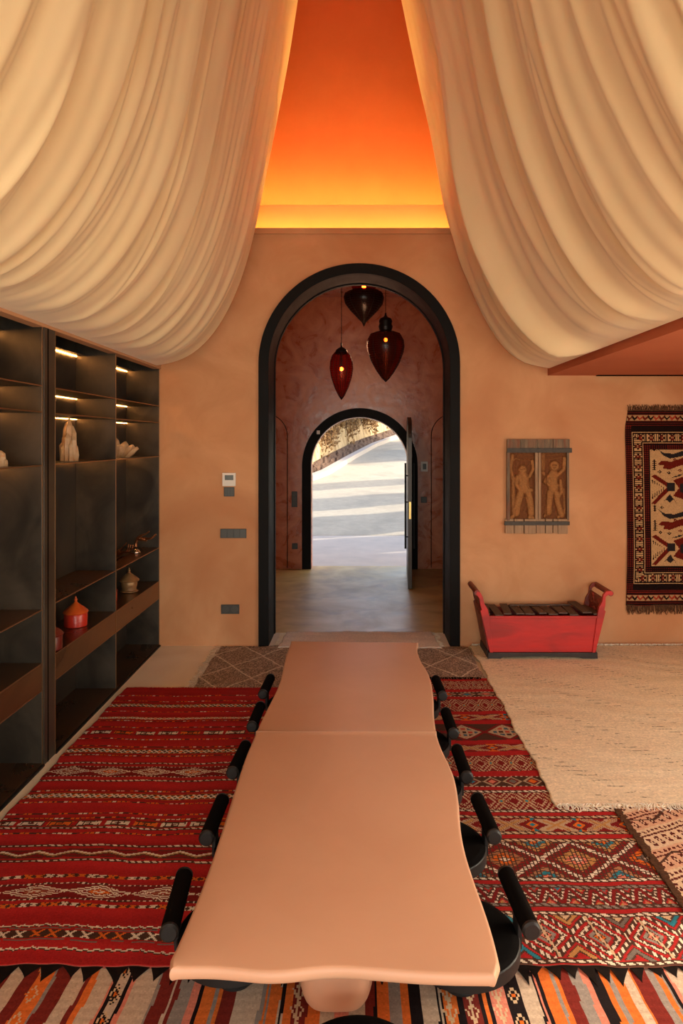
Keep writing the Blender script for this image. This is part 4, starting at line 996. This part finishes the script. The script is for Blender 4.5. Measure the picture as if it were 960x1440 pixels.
# striped kilim in the foreground
ST = [(-400,'b'),(-340,'m'),(-300,'o'),(-250,'b'),(-190,'m'),(-150,'g'),(-120,'b'),(-70,'o'),(-40,'m'),(-14,'b'),(8,'m'),(27,'o'),(50,'g'),(55,'m'),(78,'b'),(100,'m'),(108,'o'),(117,'b'),(140,'p'),(145,'k'),(149,'b'),(163,'k'),(168,'p'),(175,'b'),(208,'g'),(213,'m'),(233,'b'),(237,'m'),(244,'g'),
 (262,'p'),(273,'k'),(279,'o'),(297,'g'),(303,'o'),(307,'m'),(327,'b'),(363,'g'),(369,'o'),(372,'g'),(375,'o'),(391,'b'),(393,'k'),(397,'b'),(399,'o'),(410,'m'),(431,'o'),(450,'b'),(470,'p'),(490,'b'),(512,'m'),(524,'k'),(529,'o'),(545,'g'),(562,'o'),(574,'k'),(590,'b'),(612,'k'),(616,'b'),(619,'k'),(622,'o'),(640,'k'),
 (650,'m'),(672,'k'),(678,'o'),(684,'k'),(690,'p'),(712,'k'),(735,'b'),(756,'k'),(759,'p'),(764,'k'),(769,'o'),(786,'g'),(790,'o'),(796,'m'),(815,'g'),(832,'p'),(843,'k'),(858,'o'),(868,'g'),(875,'o'),(890,'b'),(905,'o'),(908,'m'),(930,'g'),(942,'o'),(948,'g'),(953,'k'),(958,'p'),(962,'b'),(1010,'m'),(1050,'o'),(1090,'k'),(1110,'b'),(1160,'m'),(1200,'o')]
SCc = dict(b=lin((186,162,138)), m=lin((112,38,30)), o=lin((206,104,44)), g=lin((138,126,116)), p=lin((204,120,98)), k=lin((30,22,22)))
def striped(U, V, r):
    C = base_c(U, SCc['b']); px = VX+U/2.549*FPX
    edges = np.array([e for e, _ in ST]); idx = np.clip(np.searchsorted(edges, px+1.0*np.sin(V*9))-1, 0, len(ST)-1); tab = np.array([SCc[c] for _, c in ST]); C[:] = tab[idx]
    C *= (1+.06*np.sin(V*160))[..., None]
    def motif(p0, c):  # little arrow chains down a stripe
        x0 = (p0-VX)/FPX*2.549; f = np.abs(U-x0); g = (V % .09)/.09; put(C, (np.abs(f-.022*np.abs(g-.3)*1.6) < .004) & (f < .03), c); put(C, f < .003, c)
    for p0 in (418, 630, 700, 661): motif(p0, CRM)
    for p0 in (724, 155, 36): 
        x0 = (p0-VX)/FPX*2.549; d = np.abs(U-x0)/.026+np.abs((V % .12)-.06)/.05; put(C, (d < 1), BLK if p0 != 36 else ORG); put(C, (np.abs(d-.75) < .13), CRM); put(C, d < .3, ORG)
    m = (np.abs(px-890) < 2) & ((V*40 % 1) < .5); put(C, m, ORG)
    return C
rug('striped_kilim', 'orange, maroon and beige striped kilim in the foreground under the table end', -2.02, 1.95, 1.1, 2.78, .0075, striped, z=.006, seed=13, amp=.0015, wob=.003)

# ivory rug
def ivory(U, V, r):
    C = base_c(U, lin((226,206,172)))
    n = np.sin(V*150+3*np.sin(U*3)+2*np.sin(U*7+V*5)+1.3*np.sin(U*17+1))*.03+np.sin(V*38+2*np.sin(U*5)+1.5*np.sin(U*13+V*9))*.012
    C *= (1+n)[..., None]
    W_ = V*19+.9*np.sin(U*2.1+V*3)+.5*np.sin(U*5.3-V*2)+.3*np.sin(U*11+V*7); fr = np.abs((W_ % 1)-.5)
    seg = np.sin(U*9+np.floor(W_)*12.9)+np.sin(U*23+np.floor(W_)*7.7)*.8; k = r.random(C.shape[:2])
    C[(fr < .06) & (seg > .8)] *= .74; C[(fr < .07) & (seg > 1.0) & (k < .5)] *= .55
    C[(fr > .42) & (seg < -.6)] *= 1.10
    C *= (.94+.12*k)[..., None]
    return C
t = rug('ivory_rug', 'large ivory flatweave rug with looped white fringe at the right in front of the trough', 1.125, 3.9, 3.885, 6.93, .0115, ivory, z=.022, seed=14, amp=.003, wob=0, edge=.008)
fringe(t, [(1.14+k*.0092, 3.90) for k in range(298)], [(0,-1)]*298, .085, M['fr_white'], .028, .006, 7, .03, seg=5)
fringe(t, [(1.14+k*.0125, 6.915) for k in range(220)], [(0,1)]*220, .05, M['fr_white'], .04, .012, 8, .02)
# grey diamond rug
def grey(U, V, r):
    C = base_c(U, lin((146,126,108))); n = r.random(C.shape[:2]); C *= (.55+.9*n)[..., None]
    nn = np.roll(n, 1, 0); C *= (.8+.4*nn)[..., None]
    z = tri(U+.02, .92)*.60
    for o_ in (0.0, .62, 1.24, -.62, 1.86):
        put(C, np.abs((V-6.02)-z+o_*1) < .012, WHT*.9); put(C, np.abs((V-6.02)-(.60-z)+o_) < .012, WHT*.9)
    return C
t = rug('diamond_rug', 'brown-grey shaggy rug with thin cream lattice lines before the big arch', -1.41, 1.10, 5.74, 6.93, .0105, grey, z=.012, mat_='cshag', seed=15, amp=.006, wob=.012)
fringe(t, [(-1.40, 5.76+k*.012) for k in range(97)], [(-1,0)]*97, .08, M['fr_cream'], .014, .005, 9)
fringe(t, [(-1.40+k*.011, 6.92) for k in range(110)], [(0,1)]*110, .03, M['fr_dark'], .014, .006, 10)
fringe(t, [(.38+k*.009, 5.985) for k in range(76)], [(0,-1)]*76, .03, M['fr_dark'], .026, .01, 19)
# pale threshold rug
def pale(U, V, r):
    C = base_c(U, lin((222,206,190))); C *= (1+.04*np.sin(V*120)+.03*np.sin(V*33+U*3))[..., None]; return C
t = rug('threshold_rug', 'thin pale cotton rug lying across the threshold of the big arch', -.80, .80, 6.86, 7.42, .012, pale, z=.026, seed=16, amp=.003, wob=0, edge=.012)
for s in (-1, 1): fringe(t, [(s*.79, 6.87+k*.009) for k in range(60)], [(s,0)]*60, .07, M['fr_white'], .02, .006, 11+s)
# brown and cream rug at the right edge, turned a little and overlapping the kilim
def ladder(U, V, r):
    a = .42; P = U*math.cos(a)+V*math.sin(a); Q = -U*math.sin(a)+V*math.cos(a)
    k = np.floor(Q/.16) % 2; C = base_c(U, lin((206,176,142))); C[k > 0] = lin((202,156,124))
    q = Q % .16; p = P % .055
    put(C, (q > .02) & (q < .085) & (p < .030) & (p > .006), MAR*.9); put(C, (q > .036) & (q < .068) & (p < .023) & (p > .013), lin((206,172,140)))
    put(C, (np.abs(q-.105) < .006), MAR); put(C, (np.abs(q-.135) < .010) & ((P % .03) < .016), MAR)
    z = tri(P, .30)*.06; put(C, np.abs(((Q+z) % .32)-.27) < .008, BRN)
    return C
def ladz(X, Y): return np.zeros_like(X)
t = rug('ladder_rug', 'cream and brown ladder-patterned rug at the right edge with a dark selvedge', 1.462, 3.2, 2.45, 3.90, .0085, ladder, z=.018, seed=17, amp=.003, wob=.004)
sv = MB()
for k in range(70):
    y = 2.45+k*.02; sv.obox((1.456+random.uniform(-.006,.006), y+.01, .021), (.036+random.uniform(-.006,.006), .0185, .010), Matrix.Rotation(random.uniform(-.15,.15), 3, 'Z'))
o = build('selvedge', sv, M['fr_brown'], t); o['kind'] = 'stuff'

# ------------------------------------------------------------ wall hung carpet
def inpoly(U, V, poly):
    m = np.zeros(U.shape, bool); n = len(poly)
    for i in range(n):
        x1, y1 = poly[i]; x2, y2 = poly[(i+1) % n]
        if y1 == y2: continue
        c = ((y1 > V) != (y2 > V)) & (U < (x2-x1)*(V-y1)/(y2-y1)+x1); m ^= c
    return m
def carpet(U, V):
    DK, RD, CR, NV = lin((26,14,12)), lin((92,26,18)), lin((176,138,96)), lin((38,32,32))
    Wd, Hd = 1.25, 2.0
    C = base_c(U, DK)
    s = np.minimum(U, Wd-U)
    def dotted(mask, c, pu=.022, pv=.022): put(C, mask & ((U % pu) < pu*.55) & ((V % pv) < pv*.55), c)
    dotted(s < .055, RD)
    # flat woven ends
    for v0 in (0, Hd-.16):
        a = (V >= v0) & (V < v0+.16); put(C, a, DK); put(C, a & (((V-v0) % .022) < .009), RD)
        b = a & (np.abs(V-v0-.08) < .028); put(C, b, CR*.8); z = (tri(U, .055)-.5)*.03; k = np.floor(U/.055) % 3
        d = np.abs(V-v0-.08-z); put(C, b & (d < .013) & (k == 0), RD); put(C, b & (d < .013) & (k == 1), DK); put(C, b & (d < .013) & (k == 2), lin((150,50,34)))
    body = (V >= .16) & (V < Hd-.16)
    e = np.minimum(s, np.minimum(V-.16, Hd-.16-V))
    put(C, body & (np.abs(e-.070) < .004), CR); put(C, body & (np.abs(e-.175) < .004), CR)
    bd = body & (e > .078) & (e < .17)
    along = np.where(s < np.minimum(V-.16, Hd-.16-V)+0, V, U); across = np.where(s < np.minimum(V-.16, Hd-.16-V), s, np.minimum(V-.16, Hd-.16-V))-.124
    p = .105; f = ((along/p) % 1-.5)*2; k = np.floor(along/p) % 2
    put(C, bd, DK)
    put(C, bd & (np.abs(np.abs(f)-.78) < .12) & (np.abs(across) < .036), CR); put(C, bd & (np.abs(np.abs(f)-.45) < .09) & (np.abs(np.abs(across)-.022) < .012), CR)
    put(C, bd & (np.abs(f) < .32) & (np.abs(across) < .026), RD); put(C, bd & (np.abs(np.abs(f)-.12) < .05) & (np.abs(across) < .008), CR)
    put(C, bd & (np.abs(f) < .12) & (np.abs(np.abs(across)-.036) < .006), CR)
    dotted(body & (e > .182) & (e < .235), RD)
    fld = body & (e > .243); put(C, fld, CR)
    fx = U-.243; cw = Wd/2-.243
    mu = np.minimum(fx, Wd-.486-fx)   # mirrored half field
    per = .62
    v = (V-.403) % per
    P_ = lambda q, c: put(C, fld & inpoly(mu, v, q), c)
    P_([(.01,.02),(.17,.19),(.20,.16),(.05,.01)], RD); P_([(.01,.30),(.17,.19),(.20,.22),(.05,.32)], RD); P_([(.17,.15),(.25,.15),(.25,.23),(.17,.23)], NV)
    for k_ in range(6): P_([(.02+k_*.022,.07+k_*.018),(.028+k_*.022,.065+k_*.018),(.03+k_*.022,.12+k_*.012),(.022+k_*.022,.12+k_*.012)], DK)
    for k_ in range(6): P_([(.02+k_*.022,.26-k_*.014),(.028+k_*.022,.262-k_*.014),(.03+k_*.022,.225-k_*.008),(.022+k_*.022,.225-k_*.008)], DK)
    P_([(.23,.10),(.45,.02),(.45,.34),(.23,.26),(.29,.18)], RD); P_([(.30,.14),(.40,.10),(.40,.26),(.30,.22)], NV)
    P_([(.12,.02),(.16,.06),(.20,.03),(.24,.07),(.27,.01),(.20,.12)], NV)
    P_([(.08,.42),(.12,.46),(.22,.45),(.36,.50),(.45,.48),(.45,.42),(.30,.41),(.20,.37),(.13,.38),(.14,.41)], RD)
    P_([(.08,.58),(.14,.54),(.24,.53),(.36,.57),(.45,.58),(.45,.53),(.30,.50),(.20,.48),(.14,.51)], NV)
    for b_ in (.36, .56):
        for k_ in range(5): P_([(.015,b_+k_*.022),(.045,b_+.008+k_*.022),(.075,b_+k_*.022),(.045,b_+.018+k_*.022)], DK)
        P_([(.04,b_),(.05,b_),(.05,b_+.11),(.04,b_+.11)], DK)
    for cx_, cy_ in ((.10,.345),(.19,.335),(.30,.36),(.12,.60),(.25,.47)):
        d = np.abs(mu-cx_)/.022+np.abs(v-cy_)/.016; put(C, fld & (d < 1), DK if cx_ < .2 else RD)
        put(C, fld & (d < .35), CR)
    for k_ in range(3): P_([(.22+k_*.03,.285+k_*.012),(.30+k_*.02,.30+k_*.01),(.30+k_*.02,.306+k_*.01),(.22+k_*.03,.292+k_*.012)], NV)
    return C
Wd, Hd = 1.25, 2.0; cell = .0072; nx, ny = int(Wd/cell), int(Hd/cell)
xs, zs = np.linspace(0, Wd, nx+1), np.linspace(0, Hd, ny+1); X, Z = np.meshgrid(xs, zs)
Cc = carpet((X[:-1,:-1]+X[1:,1:])/2, (Z[:-1,:-1]+Z[1:,1:])/2); Cc = Cc*(1+rng.normal(0, .1, Cc.shape[:2]))[..., None]
pinch = .02*np.exp(-((Z-Hd)/.12)**2); skew = .012*np.sin(Z*2.2)
XX = X+skew+pinch*(1-X/Wd)*1.5; YY = -(.014+.008*np.sin(X*9+Z*2)+.006*np.sin(Z*5))
V_ = np.stack([XX, YY, Z], -1).reshape(-1, 3); i = np.arange(ny)[:, None]*(nx+1)+np.arange(nx)[None]; F_ = np.stack([i, i+1, i+nx+2, i+nx+1], -1).reshape(-1, 4)
base = len(V_); loop = list(range(nx+1))+[(k+1)*(nx+1)-1 for k in range(1, ny+1)]+[ny*(nx+1)+k for k in range(nx-1, -1, -1)]+[k*(nx+1) for k in range(ny-1, 0, -1)]
low = V_[loop].copy(); low[:, 1] += .012; V_ = np.vstack([V_, low]); m = len(loop)
F_ = np.vstack([F_, np.array([(loop[(k+1) % m], loop[k], base+k, base+(k+1) % m) for k in range(m)])])
cc = np.vstack([np.clip(Cc, 0, 1).reshape(-1, 3), np.tile([.02, .012, .01], (m, 1))])
hg = thing('wall_carpet', 'dark red and cream pile carpet with bird-like figures hung at the right edge', 'carpet', (2.73, YW, .415))
mesh_np('knotted_field', V_, F_, M['cpile'], hg, smooth=True, cols=cc)
for nm, z0, dz, n_, L in (('top_fringe', Hd, 1, 210, .055), ('bottom_fringe', 0, -1, 240, .085)):
    mb = MB(); r = random.Random(n_)
    for k in range(n_):
        x = Wd*k/n_+r.uniform(-.004,.004)+(.02 if dz > 0 else 0); l = L*r.uniform(.6,1.1)
        mb.tube([(x, -.016, z0-dz*.01), (x+r.uniform(-.01,.01), -.018-r.uniform(0,.01), z0+dz*l*.6), (x+r.uniform(-.015,.015), -.016-r.uniform(0,.008), z0+dz*l)], [.004,.0035,.0025], 4)
    o = build(nm, mb, M['fr_brown'], hg); o['kind'] = 'stuff'

# assumed recessed spot in the right hand soffit, out of view, lights the rug
sp_ = thing('assumed_spotlight', 'assumed small round recessed spotlight in the red soffit above the ivory rug', 'spotlight', (3.25, 5.4, 2.77))
build('rim', MB().lathe([(.035,-.004),(.05,-.004),(.05,.0),(.035,.0),(.035,-.004)], 24), M['blackmetal'], sp_)
build('lens', MB().lathe([(0,-.002),(.034,-.002),(.034,.0),(0,.0)], 20), M['led'], sp_)
lamp('assumed_spot_beam', 'SPOT', (3.25, 5.4, 2.755), 40, (1,.72,.38), look=(3.1,5.2,0), spot_size=1.3, spot_blend=.9, shadow_soft_size=.04)
